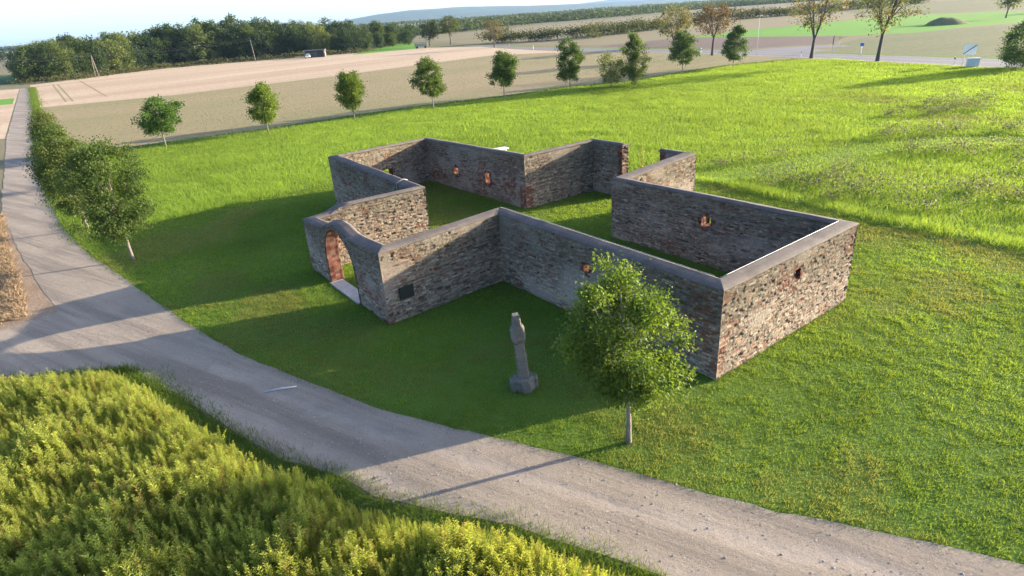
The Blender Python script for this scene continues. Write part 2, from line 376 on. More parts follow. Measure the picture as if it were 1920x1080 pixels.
sheet('verge', offset_strip(near_e, far_e, 1.02, 1.25), 0.011, M['meadow'], 0.1)
sheet('pale_pasture', [G(1556, 99), G(1580, 80), G(1640, 66), G(1700, 62.5), G(1800, 54), G(1920, 45), (170, 150), (110, 60), (80.5, 75), G(1844, 108), G(1645, 102.5)], 0.008, M['pale_pasture'])
sheet('ploughed_field', [G(1120, 87), G(1250, 74), G(1300, 71), G(1400, 69.5), G(1590, 68.3), G(1560, 82), G(1480, 86), G(1400, 92), G(1300, 91), G(1200, 90)], 0.006, M['ploughed'])
sheet('green_field', [G(1290, 70), G(1590, 67), G(1640, 64.5), G(1720, 61), G(1800, 52), G(1920, 41), (260, 190), G(1920, 20), G(1720, 28), G(1640, 33), G(1520, 45), G(1400, 57)], 0.009, M['green_crop'])
sheet('tan_field', [G(960, 84), G(1130, 85), G(1250, 73), G(1290, 68), G(1400, 56), G(1520, 44), G(1650, 31), G(1560, 22), G(1300, 46), G(1240, 55), G(1100, 74), G(1000, 80)], 0.007, M['tan_field'])
sheet('far_tan_field', [G(880, 83), G(800, 74), G(900, 58), G(1060, 44), G(1250, 27), G(1480, 12), G(1560, 12), G(1480, 24), G(1240, 46), G(1000, 70)], 0.005, M['tan_field'])
sheet('far_green_field', [G(1560, 18), G(1720, 6), G(1920, -10), G(2100, -22), G(2100, 8), G(1920, 17), G(1720, 26), G(1650, 30)], 0.006, M['pale_pasture'])

# ------------------------------------------------------------------ the ruin
X = np.array([[-9.31, 26.9], [-4.68, 20.49], [-0.35, 23.98], [5.91, 15.39], [12.2, 20.0], [5.87, 28.44], [10.09, 31.69], [5.6, 37.79], [1.29, 34.89], [-5.2, 43.35], [-10.79, 38.02], [-4.78, 29.98]])
HC = [2.47, 2.91, 3.01, 3.0, 3.02, 2.92, 3.15, 3.09, 3.05, 2.87, 3.04, 2.79]
TH = 0.56
def inset(o):
    out = []
    for k in range(12):
        e1 = X[k] - X[k - 1]; e1 = e1 / np.linalg.norm(e1); e2 = X[(k + 1) % 12] - X[k]; e2 = e2 / np.linalg.norm(e2)
        n1 = np.array([-e1[1], e1[0]]); n2 = np.array([-e2[1], e2[0]]); m = n1 + n2; m = m / (m @ n1)
        out.append(X[k] + o * m)
    return np.array(out)
XI = inset(TH)
WALL = []
for k in range(12):
    e = X[(k + 1) % 12] - X[k]; L = np.linalg.norm(e); e = e / L
    WALL.append((e, np.array([-e[1], e[0]]), L))
def top_pts(k):
    L = WALL[k][2]
    if k == 0: return [(0, 2.47), (1.9, 2.57), (2.35, 2.62), (2.75, 2.80), (3.2, 2.98), (3.85, 3.07), (4.5, 3.02), (5.0, 2.90), (5.45, 2.83), (6, 2.84), (L, 2.91)]
    if k == 11: return [(0, 2.79), (L - 1.62, 2.80), (L - 1.05, 2.56), (L, 2.47)]
    return [(0, HC[k]), (L, HC[(k + 1) % 12])]
def ztop(k, s):
    p = top_pts(k); return np.interp(s, [a for a, b in p], [b for a, b in p])

# openings: wall, centre along the outer line, width, sill, head
OPEN = {0: [('arch', 3.84, 3.0, 0.0, 2.80)],
        2: [('win', 5.08, 0.27, 1.92, 2.20)],
        3: [('niche', 4.05, 0.34, 2.14, 2.42)],
        4: [], 8: [], 9: []}
def to_outer(k, s_in):   # distance along the inner face -> along the outer line
    p = XI[k] + WALL[k][0] * s_in; return float((p - X[k]) @ WALL[k][0])
OPEN[4] = [('win', to_outer(4, 5.2), 0.46, 1.72, 2.16)]
OPEN[8] = [('win', to_outer(8, 7.1), 0.55, 0.98, 1.42), ('win', to_outer(8, 3.65), 0.5, 0.94, 1.60)]
OPEN[9] = [('win', to_outer(9, 3.3), 0.75, 0.75, 1.52)]
GAP = {6: (to_outer(6, 1.40), to_outer(6, 4.15))}

def arch_inside(s, z, op, grow=0.0):
    _, c, w, z0, z1 = op
    r = w / 2 + grow; spring = 1.25
    up = z1 + grow - spring
    return (np.abs(s - c) < r) & (z < spring) | (((s - c) / r) ** 2 + ((z - spring) / up) ** 2 < 1) & (z >= spring)

STONES = np.array([(0.33, 0.285, 0.23), (0.27, 0.24, 0.20), (0.39, 0.34, 0.28), (0.22, 0.19, 0.165), (0.30, 0.245, 0.19), (0.36, 0.32, 0.285), (0.43, 0.37, 0.30), (0.31, 0.21, 0.165)])
BRICKS = np.array([(0.26, 0.105, 0.075), (0.31, 0.145, 0.105), (0.22, 0.085, 0.065), (0.30, 0.175, 0.13)])
def masonry(s, z, seed, brick=0.0, plaster=0.0, sscale=1.0):
    """Coursed rubble: outward displacement and colour at distance s along the wall and height z."""
    r = np.random.default_rng(seed)
    sw = s + 0.05 * (fbm(s * 2.2, z * 2.2, seed, 3) - .5)
    zw = z + 0.07 * (fbm(s * 0.9, z * 2.0, seed + 5, 3) - .5) + 0.02 * (vnoise(s * 6, z * 6, seed + 9) - .5)
    hts = r.uniform(0.034, 0.085, 120) * sscale; zb = np.cumsum(hts) - 0.5
    row = np.searchsorted(zb, zw); row = np.clip(row, 1, 118)
    dz = np.minimum(zw - zb[row - 1], zb[row] - zw)
    ds = np.zeros_like(s); cid = np.zeros(s.shape, np.int64)
    for q in np.unique(row):
        m = row == q
        b = np.cumsum(np.clip(r.lognormal(-1.85, 0.5, 260), 0.06, 0.42) * sscale) - 1.5
        i = np.clip(np.searchsorted(b, sw[m]), 1, 259); cid[m] = i
        ds[m] = np.minimum(sw[m] - b[i - 1], b[i] - sw[m])
    h1 = _hash(cid, row.astype(np.int64), seed); h2 = _hash(cid, row.astype(np.int64), seed + 31); h3 = _hash(cid, row.astype(np.int64), seed + 77)
    e = np.minimum(ds, dz * 1.2)
    pl = sstep(0.50, 0.68, fbm(s * 0.45, z * 0.7, seed + 3, 4) + plaster)
    rough = 1 - 0.75 * pl
    disp = (h1 - 0.5) * 0.035 * rough - 0.030 * np.exp(-(np.maximum(e, 0) / 0.012) ** 2) * rough
    holes = (h2 < (0.05 + 0.07 * sstep(0.4, 0.65, fbm(s * 0.9, z * 1.4, seed + 61, 3))) * (1 - pl * 0.8)); disp = disp - holes * 0.05 * np.clip(e / 0.02, 0, 1)
    disp = disp + 0.012 * (fbm(s * 9, z * 9, seed + 8, 3) - .5)
    col = STONES[(h3 * 7.99).astype(int)] * (0.62 + 0.7 * h2)[..., None]
    bm_ = sstep(0.62, 0.72, fbm(s * 0.8, z * 0.9, seed + 21, 4) + brick)
    isb = (h1 < bm_ * 0.5 + 0.05)
    col = np.where(isb[..., None], BRICKS[(h3 * 3.99).astype(int)] * (0.75 + 0.5 * h2)[..., None], col)
    mort = np.exp(-(np.maximum(e, 0) / 0.016) ** 2)[..., None]
    col = col * (1 - 0.7 * mort) + np.array((0.13, 0.115, 0.10)) * 0.7 * mort
    col = col * (1 - 0.55 * pl[..., None]) + np.array((0.42, 0.385, 0.35)) * 0.55 * pl[..., None]
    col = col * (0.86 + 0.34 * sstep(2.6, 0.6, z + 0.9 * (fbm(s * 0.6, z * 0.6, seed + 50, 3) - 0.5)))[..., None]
    col = np.where(holes[..., None], col * 0.6, col)
    # lichen and damp staining under the coping
    stain = sstep(0.35, 0.75, fbm(s * 0.7, z * 0.5, seed + 40, 4) * 0.6 + 0.55 * sstep(1.2, 2.9, z))[..., None]
    col = col * (1 - 0.28 * stain) + np.array((0.12, 0.12, 0.085)) * 0.28 * stain
    return disp, np.clip(col * np.array((0.92, 0.885, 0.825)), 0.008, 1)

ruin = tag(empty('church_ruin', (0, 26, 0)), 'roofless cross-shaped stone church ruin with grey mortar-capped walls standing on the lawn', 'ruin')
def rel(o):
    o.parent = ruin; o.matrix_parent_inverse = Matrix.Translation((0, -26, 0)); return o

BRICKY = {0: 0.09, 1: 0.01, 2: 0.06, 3: 0.02, 4: 0.07, 6: 0.07, 7: 0.03, 8: 0.06, 10: 0.04}
PLAST = {2: -0.04, 4: -0.06, 10: -0.04, 8: -0.06}
def wall_face(k, side, res, s0=None, s1=None):
    """One face of a wall as a fine displaced grid. side 0 = outer, 1 = inner."""
    e, n, L = WALL[k]; P0 = (X if side == 0 else XI)
    a = P0[k]; b = P0[(k + 1) % 12]; sa = float((a - X[k]) @ e); sb = float((b - X[k]) @ e)
    lo, hi = (sa if s0 is None else s0), (sb if s1 is None else s1)
    ns = max(2, int((hi - lo) / res)); nz = int(3.25 / res)
    s = np.linspace(lo, hi, ns + 1); tz = np.linspace(0, 1, nz + 1)
    Sg, Tg = np.meshgrid(s, tz, indexing='ij'); Zg = -0.12 + (ztop(k, Sg) - 0.03 + 0.12) * Tg
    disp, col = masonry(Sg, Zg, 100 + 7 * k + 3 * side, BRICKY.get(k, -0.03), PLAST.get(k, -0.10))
    # red brick round openings and at broken ends
    for op in OPEN.get(k, []):
        d = np.hypot((Sg - op[1]) / (op[2] / 2 + 0.12), (Zg - (op[3] + op[4]) / 2) / ((op[4] - op[3]) / 2 + 0.12))
        if op[0] == 'arch': continue
        m = ((d < 0.9 + 0.6 * fbm(Sg * 5, Zg * 5, 4, 2)) & (_hash(np.floor(Sg * 6), np.floor(Zg * 12), 48) < 0.6))[..., None]
        col = np.where(m, 0.66 * BRICKS[0] * (0.4 + 0.9 * _hash(np.floor(Sg * 5), np.floor(Zg * 12), 3))[..., None], col)
    for gs in GAP.get(k, ()):
        m = (np.abs(Sg - gs) < 0.16 + 0.3 * fbm(Sg * 3, Zg * 3, 9, 2))[..., None]
        col = np.where(m, 0.66 * BRICKS[0] * (0.6 + 0.8 * _hash(np.floor(Sg * 6), np.floor(Zg * 11), 8))[..., None], col)
    if side == 1 and k in (7, 8):   # the brick quoin low on the inner corner of the left and back arms
        ed = (hi - Sg) if k == 7 else (Sg - lo)
        m = ((ed < 0.30 + 0.5 * fbm(Sg * 3, Zg * 3, 19, 2)) & (Zg < 1.35) & (_hash(np.floor(Sg * 6), np.floor(Zg * 12), 18) < 0.75))[..., None]
        col = np.where(m, 0.66 * BRICKS[1] * (0.7 + 0.7 * _hash(np.floor(Sg * 6), np.floor(Zg * 12), 8))[..., None], col)
    # taper the displacement at the two ends so that adjoining faces meet
    ed = np.minimum(Sg - lo, hi - Sg); disp = disp * np.clip(ed / 0.06, 0, 1) if s0 is None and s1 is None else disp
    corner = np.exp(-(ed / 0.05) ** 2) * 0.018 * (vnoise(Zg * 0 + k, Zg * 9, 55) - 0.5)
    nn = -n if side == 0 else n
    base = X[k] if side == 0 else X[k] + n * TH
    V = np.zeros(Sg.shape + (3,)); V[..., :2] = base + Sg[..., None] * e + (disp + corner)[..., None] * nn; V[..., 2] = Zg
    idx = np.arange((ns + 1) * (nz + 1)).reshape(ns + 1, nz + 1)
    q = np.stack([idx[:-1, :-1], idx[1:, :-1], idx[1:, 1:], idx[:-1, 1:]], -1)
    if side == 1: q = q[..., ::-1]
    keep = np.ones((ns, nz), bool)
    sc = (Sg[:-1, :-1] + Sg[1:, 1:]) / 2; zc = (Zg[:-1, :-1] + Zg[1:, 1:]) / 2
    for op in OPEN.get(k, []):
        if op[0] == 'arch': keep &= ~arch_inside(sc, zc, op)
        elif op[0] == 'win' or side == 0: keep &= ~((np.abs(sc - op[1]) < op[2] / 2) & (zc > op[3]) & (zc < op[4]))
    return V.reshape(-1, 3), q[keep].reshape(-1, 4), col.reshape(-1, 3)

def join(parts):
    vs, fs, cs, off = [], [], [], 0
    for v, f, c in parts:
        vs.append(v); fs.append(np.asarray(f) + off); cs.append(c); off += len(v)
    return np.concatenate(vs), np.concatenate(fs), np.concatenate(cs)

def end_face(k, s, facing, res=0.04):
    """The broken brick end of a wall across its thickness."""
    e, n, L = WALL[k]; no = int(TH / res); nz = int(3.1 / res)
    Og, Zg = np.meshgrid(np.linspace(0, TH, no + 1), np.linspace(-0.1, float(ztop(k, s)) - 0.03, nz + 1), indexing='ij')
    d, c = masonry(Og, Zg, 900 + k, 0.5, -0.3, 0.8)
    d = d * 2 + 0.16 * (fbm(Og * 2, Zg * 2.2, 31, 3) - 0.5) * np.clip(np.minimum(Og, TH - Og) / 0.04, 0, 1)
    V = np.zeros(Og.shape + (3,)); V[..., :2] = X[k] + n * Og[..., None] + e * (s + facing * d)[..., None]; V[..., 2] = Zg
    idx = np.arange((no + 1) * (nz + 1)).reshape(no + 1, nz + 1)
    q = np.stack([idx[:-1, :-1], idx[1:, :-1], idx[1:, 1:], idx[:-1, 1:]], -1).reshape(-1, 4)
    return V.reshape(-1, 3), q, c.reshape(-1, 3)

RES = {(0, 0): .032, (1, 0): .032, (2, 0): .03, (3, 0): .03, (3, 1): .08, (4, 1): .035, (4, 0): .12, (5, 0): .05, (5, 1): .12, (6, 1): .05, (6, 0): .15,
       (7, 1): .045, (7, 0): .15, (8, 1): .045, (8, 0): .15, (9, 1): .05, (9, 0): .15, (10, 0): .045, (10, 1): .12, (11, 1): .035, (11, 0): .12, (0, 1): .08, (1, 1): .1, (2, 1): .1}
for k in range(12):
    if k in GAP:
        g0, g1 = GAP[k]
        loI = float((XI[k] - X[k]) @ WALL[k][0]); hiI = float((XI[(k + 1) % 12] - X[k]) @ WALL[k][0])
        segs = [[wall_face(k, 0, RES[k, 0], 0, g0), wall_face(k, 1, RES[k, 1], loI, g0), end_face(k, g0, 1)],
                [wall_face(k, 0, RES[k, 0], g1, WALL[k][2]), wall_face(k, 1, RES[k, 1], g1, hiI), end_face(k, g1, -1)]]
    else:
        segs = [[wall_face(k, 0, RES[k, 0]), wall_face(k, 1, RES[k, 1])]]
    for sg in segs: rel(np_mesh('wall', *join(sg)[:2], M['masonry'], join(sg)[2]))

# mortar coping: wide outer slope, ridge, narrow inner slope
PROF = [(-0.01, -0.05), (-0.02, -0.025), (-0.01, -0.005), (0.20, 0.055), (0.40, 0.085), (0.425, 0.092), (0.45, 0.08), (TH + 0.01, 0.03), (TH + 0.015, -0.05)]
def coping(k, s_from=None, s_to=None):
    e, n, L = WALL[k]; rings = []
    rows = [inset(o) for o, h in PROF]
    ts = np.unique(np.concatenate([np.linspace(0, 1, int(L / 0.22)), [a / L for a, b in top_pts(k)]]))
    if s_from is not None: ts = np.unique(np.concatenate([[s_from / L], ts[(ts > s_from / L)]]))
    if s_to is not None: ts = np.unique(np.concatenate([ts[(ts < s_to / L)], [s_to / L]]))
    V = []
    for t_ in ts:
        for (o, h), row in zip(PROF, rows):
            p = row[k] * (1 - t_) + row[(k + 1) % 12] * t_
            if s_from is not None or s_to is not None: p = X[k] + e * t_ * L + n * o if 0.02 < t_ < 0.98 else p
            j = 0.012 * (vnoise(t_ * L * 2.1 + o * 7, k * 3.3, 61) - .5) * (0 if t_ in (0, 1) else 1)
            V.append((p[0] + n[0] * j, p[1] + n[1] * j, float(ztop(k, t_ * L)) + h + j - 0.012 * float(vnoise(np.array(t_ * L * 0.9), np.array(k * 5.1), 63) > .72)))
    m = len(PROF); V = np.array(V); F = []
    for i in range(len(ts) - 1):
        for j in range(m):
            F.append((i * m + j, (i + 1) * m + j, (i + 1) * m + (j + 1) % m, i * m + (j + 1) % m))
    o = np_mesh('coping', V, np.array(F)[:, ::-1], M['coping']); bm = bmesh.new(); bm.from_mesh(o.data); bm.verts.ensure_lookup_table()
    if s_from is not None: bm.faces.new([bm.verts[j] for j in range(m)])
    if s_to is not None: bm.faces.new([bm.verts[(len(ts) - 1) * m + j] for j in range(m)])
    bmesh.ops.recalc_face_normals(bm, faces=bm.faces); bm.to_mesh(o.data); bm.free(); rel(o)
for k in range(12):
    if k in GAP: coping(k, None, GAP[k][0] + 0.06); coping(k, GAP[k][1] - 0.06, None)
    else: coping(k)

# brick-lined window openings through the walls
for k, ops in OPEN.items():
    e, n, L = WALL[k]
    for kind, c, w, z0, z1 in ops:
        if kind == 'arch': continue
        d0, d1 = (0.035, TH - 0.035) if kind == 'win' else (0.035, 0.28)
        parts = []
        loop = [(-w / 2 - .01, z0 - .01), (w / 2 + .01, z0 - .01), (w / 2 + .01, z1 + .01), (-w / 2 - .01, z1 + .01)]
        for (s0, a0), (s1, a1) in zip(loop, loop[1:] + loop[:1]):
            nu, nv = 10, 10
            U, Vv = np.meshgrid(np.linspace(0, 1, nu + 1), np.linspace(0, 1, nv + 1), indexing='ij')
            s_ = s0 + (s1 - s0) * U; z_ = a0 + (a1 - a0) * U; o_ = d0 + (d1 - d0) * Vv
            jit = 0.03 * (vnoise(U * 6 + s0 * 9, Vv * 6 + a0 * 5, 12) - .5) * np.clip(np.minimum(U, 1 - U) * 8, 0, 1)
            s_ = s_ + jit * (a1 != a0); z_ = z_ + jit * (s1 != s0)
            V = np.zeros(U.shape + (3,)); V[..., :2] = X[k] + e * (c + s_)[..., None] + n * o_[..., None]; V[..., 2] = z_
            idx = np.arange(U.size).reshape(U.shape); q = np.stack([idx[:-1, :-1], idx[:-1, 1:], idx[1:, 1:], idx[1:, :-1]], -1).reshape(-1, 4)
            cb = BRICKS[(_hash(np.floor(U * 4 + s0 * 3), np.floor(Vv * 3 + a0 * 2), 5) * 3.99).astype(int)] * 0.6 * (0.5 + 0.9 * _hash(np.floor(U * 4), np.floor(Vv * 3), 6))[..., None]
            parts.append((V.reshape(-1, 3), q, cb.reshape(-1, 3)))
        if kind == 'niche':
            V = np.array([(*(X[k] + e * (c + s) + n * d1), z) for s, z in loop]); parts.append((V, np.array([(0, 1, 2, 3)]), np.tile(BRICKS[2] * 0.5, (4, 1))))
        o = rel(np_mesh('window', *join(parts)[:2], M['masonry'], join(parts)[2]))
        o['label'] = 'small square brick-lined hole' if kind == 'win' else 'small brick niche'

# arched doorway: brick ring lining the passage
def archway():
    k = 0; e, n, L = WALL[k]; op = OPEN[0][0]; c, r, spring, apex = op[1], op[2] / 2, 1.25, op[4]
    line = [(-r, z) for z in np.linspace(-0.1, spring, 22)] + [(-r * math.cos(a), spring + (apex - spring) * math.sin(a)) for a in np.linspace(0, math.pi, 50)[1:-1]] + [(r, z) for z in np.linspace(spring, -0.1, 22)]
    line = np.array(line); cen = np.array((0, 1.2)); out = line - cen; out = out / np.linalg.norm(out, axis=1)[:, None]
    prof = [(0.07, 0.03), (0.075, -0.02), (-0.005, -0.022)] + [(0.0, o) for o in np.linspace(0.03, TH - 0.03, 14)] + [(-0.005, TH + 0.022), (0.075, TH + 0.02), (0.07, TH - 0.03)]
    V, col = [], []
    for i, (p, q) in enumerate(zip(line, out)):
        for g, o in prof:
            br = _hash(np.array(np.floor(i / 1.5)), np.array(np.floor(o * 4.2 + (int(i / 1.5) % 2) * .5)), 7)
            j = 0.028 * (br - 0.5) if abs(g) < 0.01 else 0.0
            s_, z_ = p + q * (g + j); P = X[k] + e * (c + s_) + n * o; V.append((P[0], P[1], z_))
            b = 0.7 * BRICKS[int(br * 3.99)] * (0.6 + 0.8 * float(_hash(np.array(i // 2), np.array(int(o * 5)), 8)))
            if g > 0.05: b = np.array((0.17, 0.14, 0.12)) * (0.7 + 0.6 * br)
            col.append(b)
    m = len(prof); F = [(i * m + j, i * m + j + 1, (i + 1) * m + j + 1, (i + 1) * m + j) for i in range(len(line) - 1) for j in range(m - 1)]
    return rel(np_mesh('archway', V, F, M['masonry'], np.array(col), False))
tag(archway(), 'red brick lining of the arched doorway')
e0, n0, L0 = WALL[0]
pc = X[0] + e0 * 3.84 + n0 * (TH / 2 - 0.08)
rel(MB().box((pc[0], pc[1], 0.0), (2.98, TH + 0.06, 0.16), math.atan2(e0[1], e0[0]), 0.015).build('threshold', M['sill']))['label'] = 'pale stone slab threshold'
# light metal strap over the coping of the left arm and pale tubes imitating the sunlit ridge of the front walls
e, n, L = WALL[10]
p = [X[10] + e * 8.8 + n * o for o in (-0.055, -0.055, 0.2, 0.42, TH + 0.05)]
zz = float(ztop(10, 8.8))
rel(MB().tube([(*p[0], 1.6), (*p[1], zz + 0.03), (*p[2], zz + 0.10), (*p[3], zz + 0.135), (*p[4], zz + 0.05)], [0.018] * 5, 6).build('wire', M['wire']))
def sunlit_ridge_line(k):
    a = inset(0.425); pts = [(*(a[k] * (1 - t_) + a[(k + 1) % 12] * t_), float(ztop(k, t_ * WALL[k][2])) + 0.125) for t_ in np.linspace(0.02, 0.98, 30)]
    rel(MB().tube(pts, [0.008] * len(pts), 6).build('wire', M['wire']))  # thin pale tube added for the bright sunlit ridge edge
for k in (2, 3): sunlit_ridge_line(k)

# bronze plaque
e, n, L = WALL[1]
pq = X[1] + e * 0.88 - n * 0.05
pl = MB().box((0, 0, 0), (0.62, 0.05, 0.50), 0, 0.012)
for sx in (-1, 1):
    for sz in (-1, 1): pl.box((sx * 0.27, -0.03, sz * 0.21), (0.03, 0.03, 0.03), 0, 0.008)
plq = pl.build('wall_plaque', M['plaque']); plq.location = (pq[0], pq[1], 1.12); plq.rotation_euler = (0, 0, math.atan2(e[1], e[0]))
tag(plq, 'dark blank bronze plaque fixed low on the shaded ruin wall right of the arched doorway', 'plaque')

# ------------------------------------------------------------------ the stone column
def stone_block(prof, name, parent, seed, nside=8, mat=None):
    """Weathered prism: prof = list of (z, half x, half y, chamfer)."""
    bm = bmesh.new(); rings = []
    r = random.Random(seed)
    for z, hx, hy, ch in prof:
        pts = [(hx - ch, -hy), (hx, -hy + ch), (hx, hy - ch), (hx - ch, hy), (-hx + ch, hy), (-hx, hy - ch), (-hx, -hy + ch), (-hx + ch, -hy)]
        rings.append([bm.verts.new((x + r.uniform(-.012, .012), y + r.uniform(-.012, .012), z + r.uniform(-.008, .008))) for x, y in pts])
    for a, b in zip(rings[:-1], rings[1:]):
        for i in range(8): bm.faces.new((a[i], a[(i + 1) % 8], b[(i + 1) % 8], b[i]))
    bm.faces.new(rings[-1]); bm.faces.new(rings[0][::-1])
    bmesh.ops.subdivide_edges(bm, edges=bm.edges[:], cuts=4, use_grid_fill=True)
    bm.normal_update()
    for v in bm.verts:
        d_ = 0.05 * (float(fbm(np.array(v.co.x * 9 + v.co.z * 7), np.array(v.co.y * 9 + v.co.z * 8), seed, 4)) - 0.5)
        v.co += v.normal * d_
    bmesh.ops.recalc_face_normals(bm, faces=bm.faces)
    me = bpy.data.meshes.new(name); bm.to_mesh(me); bm.free(); me.materials.append(mat or M['stone'])
    o = bpy.data.objects.new(name, me); C.objects.link(o); o.parent = parent; return o
pc = ground_at(984, 726)
col_ = tag(empty('stone_column', (pc[0], pc[1], 0), rad(8)), 'weathered grey broken stone wayside column on a lobed base standing on the shaded lawn', 'stone column')
col_.rotation_euler[1] = -rad(3.2)
bs = stone_block([(-0.1, .30, .30, .13), (0.36, .30, .30, .13), (0.44, .24, .24, .11)], 'base', col_, 1)
stone_block([(-0.1, .17, .16, .05), (0.34, .17, .16, .05), (0.41, .13, .12, .04)], 'lobe', bs, 2).location = (-0.27, -0.04, 0)
stone_block([(-0.1, .17, .16, .05), (0.30, .17, .16, .05), (0.37, .13, .12, .04)], 'lobe', bs, 3).location = (0.25, 0.03, 0)
stone_block([(-0.1, .15, .15, .05), (0.32, .15, .15, .05), (0.38, .11, .11, .04)], 'lobe', bs, 4).location = (0.02, -0.24, 0)
stone_block([(0.38, .165, .15, .035), (0.9, .155, .14, .035), (1.55, .145, .135, .03), (1.60, .145, .135, .03)], 'shaft', col_, 5)
stone_block([(1.60, .145, .13, .03), (1.66, .18, .16, .04), (1.72, .20, .165, .04), (1.98, .205, .165, .04), (2.10, .19, .16, .05), (2.16, .15, .14, .04)], 'capital', col_, 6)
tp = stone_block([(2.14, .13, .125, .03), (2.36, .115, .12, .02), (2.50, .10, .12, .01), (2.52, .095, .115, .01)], 'stump', col_, 7)

# ------------------------------------------------------------------ leaves, blades, crowns
def leaf_quads(P, size, up_bias, col, seed, outward=None, aspect=0.62):
    """One folded leaf (two triangles) per point."""
    r = np.random.default_rng(seed); N = len(P)
    d = r.normal(size=(N, 3)); d[:, 2] = d[:, 2] * 0.8 - up_bias
    if outward is not None: d += outward * 0.8
    d /= np.linalg.norm(d, axis=1)[:, None]
    a = r.normal(size=(N, 3)); s = np.cross(d, a); s /= np.linalg.norm(s, axis=1)[:, None] + 1e-9
    nrm = np.cross(s, d)
    L = (size * r.uniform(0.65, 1.3, N))[:, None]; W = L * aspect * 0.5
    b = P; tip = P + d * L - nrm * L * 0.12; l = P + d * L * 0.5 + s * W + nrm * L * 0.08; q = P + d * L * 0.5 - s * W + nrm * L * 0.08
    V = np.stack([b, l, tip, q], 1).reshape(-1, 3)
    i = np.arange(N)[:, None] * 4
    F = np.concatenate([i + np.array([0, 1, 2]), i + np.array([0, 2, 3])], 0)
    return V, F, np.repeat(col, 4, 0)

def crown_points(seed, R, z0, z1, nclu, nleaf, shape, cr, off=(0, 0), lump=0.22):
    r = np.random.default_rng(seed)
    t_ = r.uniform(0.02, 0.99, nclu * 4); prof = shape(t_)
    keep = r.uniform(0, 1, len(t_)) < prof ** 1.3 + 0.06; t_ = t_[keep][:nclu]; prof = prof[keep][:nclu]
    a = r.uniform(0, 2 * math.pi, len(t_))
    lumps = 1 + lump * 2 * (vnoise(a * 1.6 + seed, t_ * 4.5, seed) - 0.5)
    rr = R * prof * (0.30 + 0.70 * r.uniform(0, 1, len(t_)) ** 0.45) * lumps
    c = np.stack([off[0] * (0.5 + t_) + rr * np.cos(a), off[1] * (0.5 + t_) + rr * np.sin(a), z0 + (z1 - z0) * t_], 1)
    n_each = r.poisson(nleaf, len(c)); rep = np.repeat(np.arange(len(c)), n_each)
    g = r.normal(size=(len(rep), 3)); g *= (cr * r.uniform(0.7, 1.3, len(c)))[rep][:, None] * np.array((1, 1, 0.75))
    P = c[rep] + g
    return P, c, rep

EGG = lambda t: np.clip(np.sin(np.pi * np.clip(t, 0, 1) ** 0.72), 0, 1) ** 0.62
OVAL = lambda t: np.clip(np.sin(np.pi * np.clip(t, 0, 1) ** 0.85), 0, 1) ** 0.6
CONE = lambda t: np.clip(np.sin(np.pi * np.clip(t, 0, 1) ** 0.60), 0, 1) ** 0.75
DROP = lambda t: np.interp(t, [0, 0.08, 0.25, 0.40, 0.60, 0.85, 1.0], [0.25, 0.68, 1.0, 1.0, 0.82, 0.60, 0.32])
BALL = lambda t: np.clip(np.sin(np.pi * np.clip(t, 0, 1)), 0, 1) ** 0.5

def crown_mesh(seed, R, z0, z1, nclu, nleaf, leaf, shape, cr, base, tipc, name='crown', off=(0, 0), lump=0.22, warm=None, wfrac=0.0):
    P, c, rep = crown_points(seed, R, z0, z1, nclu, nleaf, shape, cr, off, lump)
    r = np.random.default_rng(seed + 1)
    mid = np.array((off[0], off[1], (z0 + z1) / 2)); out = P - mid; out /= np.linalg.norm(out, axis=1)[:, None] + 1e-6
    tone = r.uniform(0, 1, len(c))[rep] * 0.6 + r.uniform(0, 1, len(P)) * 0.4
    col = np.array(base)[None] * (1 - tone[:, None]) + np.array(tipc)[None] * tone[:, None]
    if warm is not None:
        w = (vnoise(c[:, 0] * 0.9 + seed, c[:, 2] * 0.9, seed + 4)[rep] < wfrac) & (r.uniform(0, 1, len(P)) < 0.8)
        col = np.where(w[:, None], np.array(warm)[None] * (0.7 + 0.6 * r.uniform(0, 1, len(P)))[:, None], col)
    V, F, cc = leaf_quads(P, leaf, 0.35, col, seed + 2, out)
    return V, F, cc, c

def trunk_mb(seed, h_trunk, h_top, r0, centres, nlimb, off=(0, 0), wig=0.05):
    r = random.Random(seed); mb = MB()
    pts = []; n = 9
    for i in range(n):
        t_ = i / (n - 1); z = -0.1 + (h_top + 0.1) * t_
        s_ = max(0, (z - h_trunk * 0.5) / max(0.1, h_top))
        pts.append((off[0] * s_ * 1.4 + wig * (vnoise(np.array(z * .9), np.array(seed * 1.7), 2) - .5), off[1] * s_ * 1.4 + wig * (vnoise(np.array(z * .9 + 5), np.array(seed * 1.7), 3) - .5), z))
    rad_ = [r0 * (1.35 if i == 0 else 1.0) * (1 - 0.88 * (i / (n - 1)) ** 1.2) for i in range(n)]
    mb.tube(pts, rad_, 8)
    pick = sorted(range(len(centres)), key=lambda q: r.random())[:nlimb]
    for q in pick:
        cx, cy, cz = centres[q]
        zs = h_trunk * 0.9 + (max(cz - 0.15, h_trunk) - h_trunk) * r.uniform(0.25, 0.6)
        f_ = min(1, max(0, (zs + 0.1) / (h_top + 0.1))) * (n - 1); i = min(int(f_), n - 2); fr = f_ - i
        s0 = Vector(pts[i]).lerp(Vector(pts[i + 1]), fr); r1 = (rad_[i] * (1 - fr) + rad_[i + 1] * fr) * 0.55
        e_ = Vector((cx, cy, cz)); m_ = s0.lerp(e_, 0.5) + Vector((0, 0, -0.08 * (e_ - s0).length))
        mb.tube([s0, m_, e_], [r1, r1 * 0.6, r1 * 0.15], 5, False)
    return mb

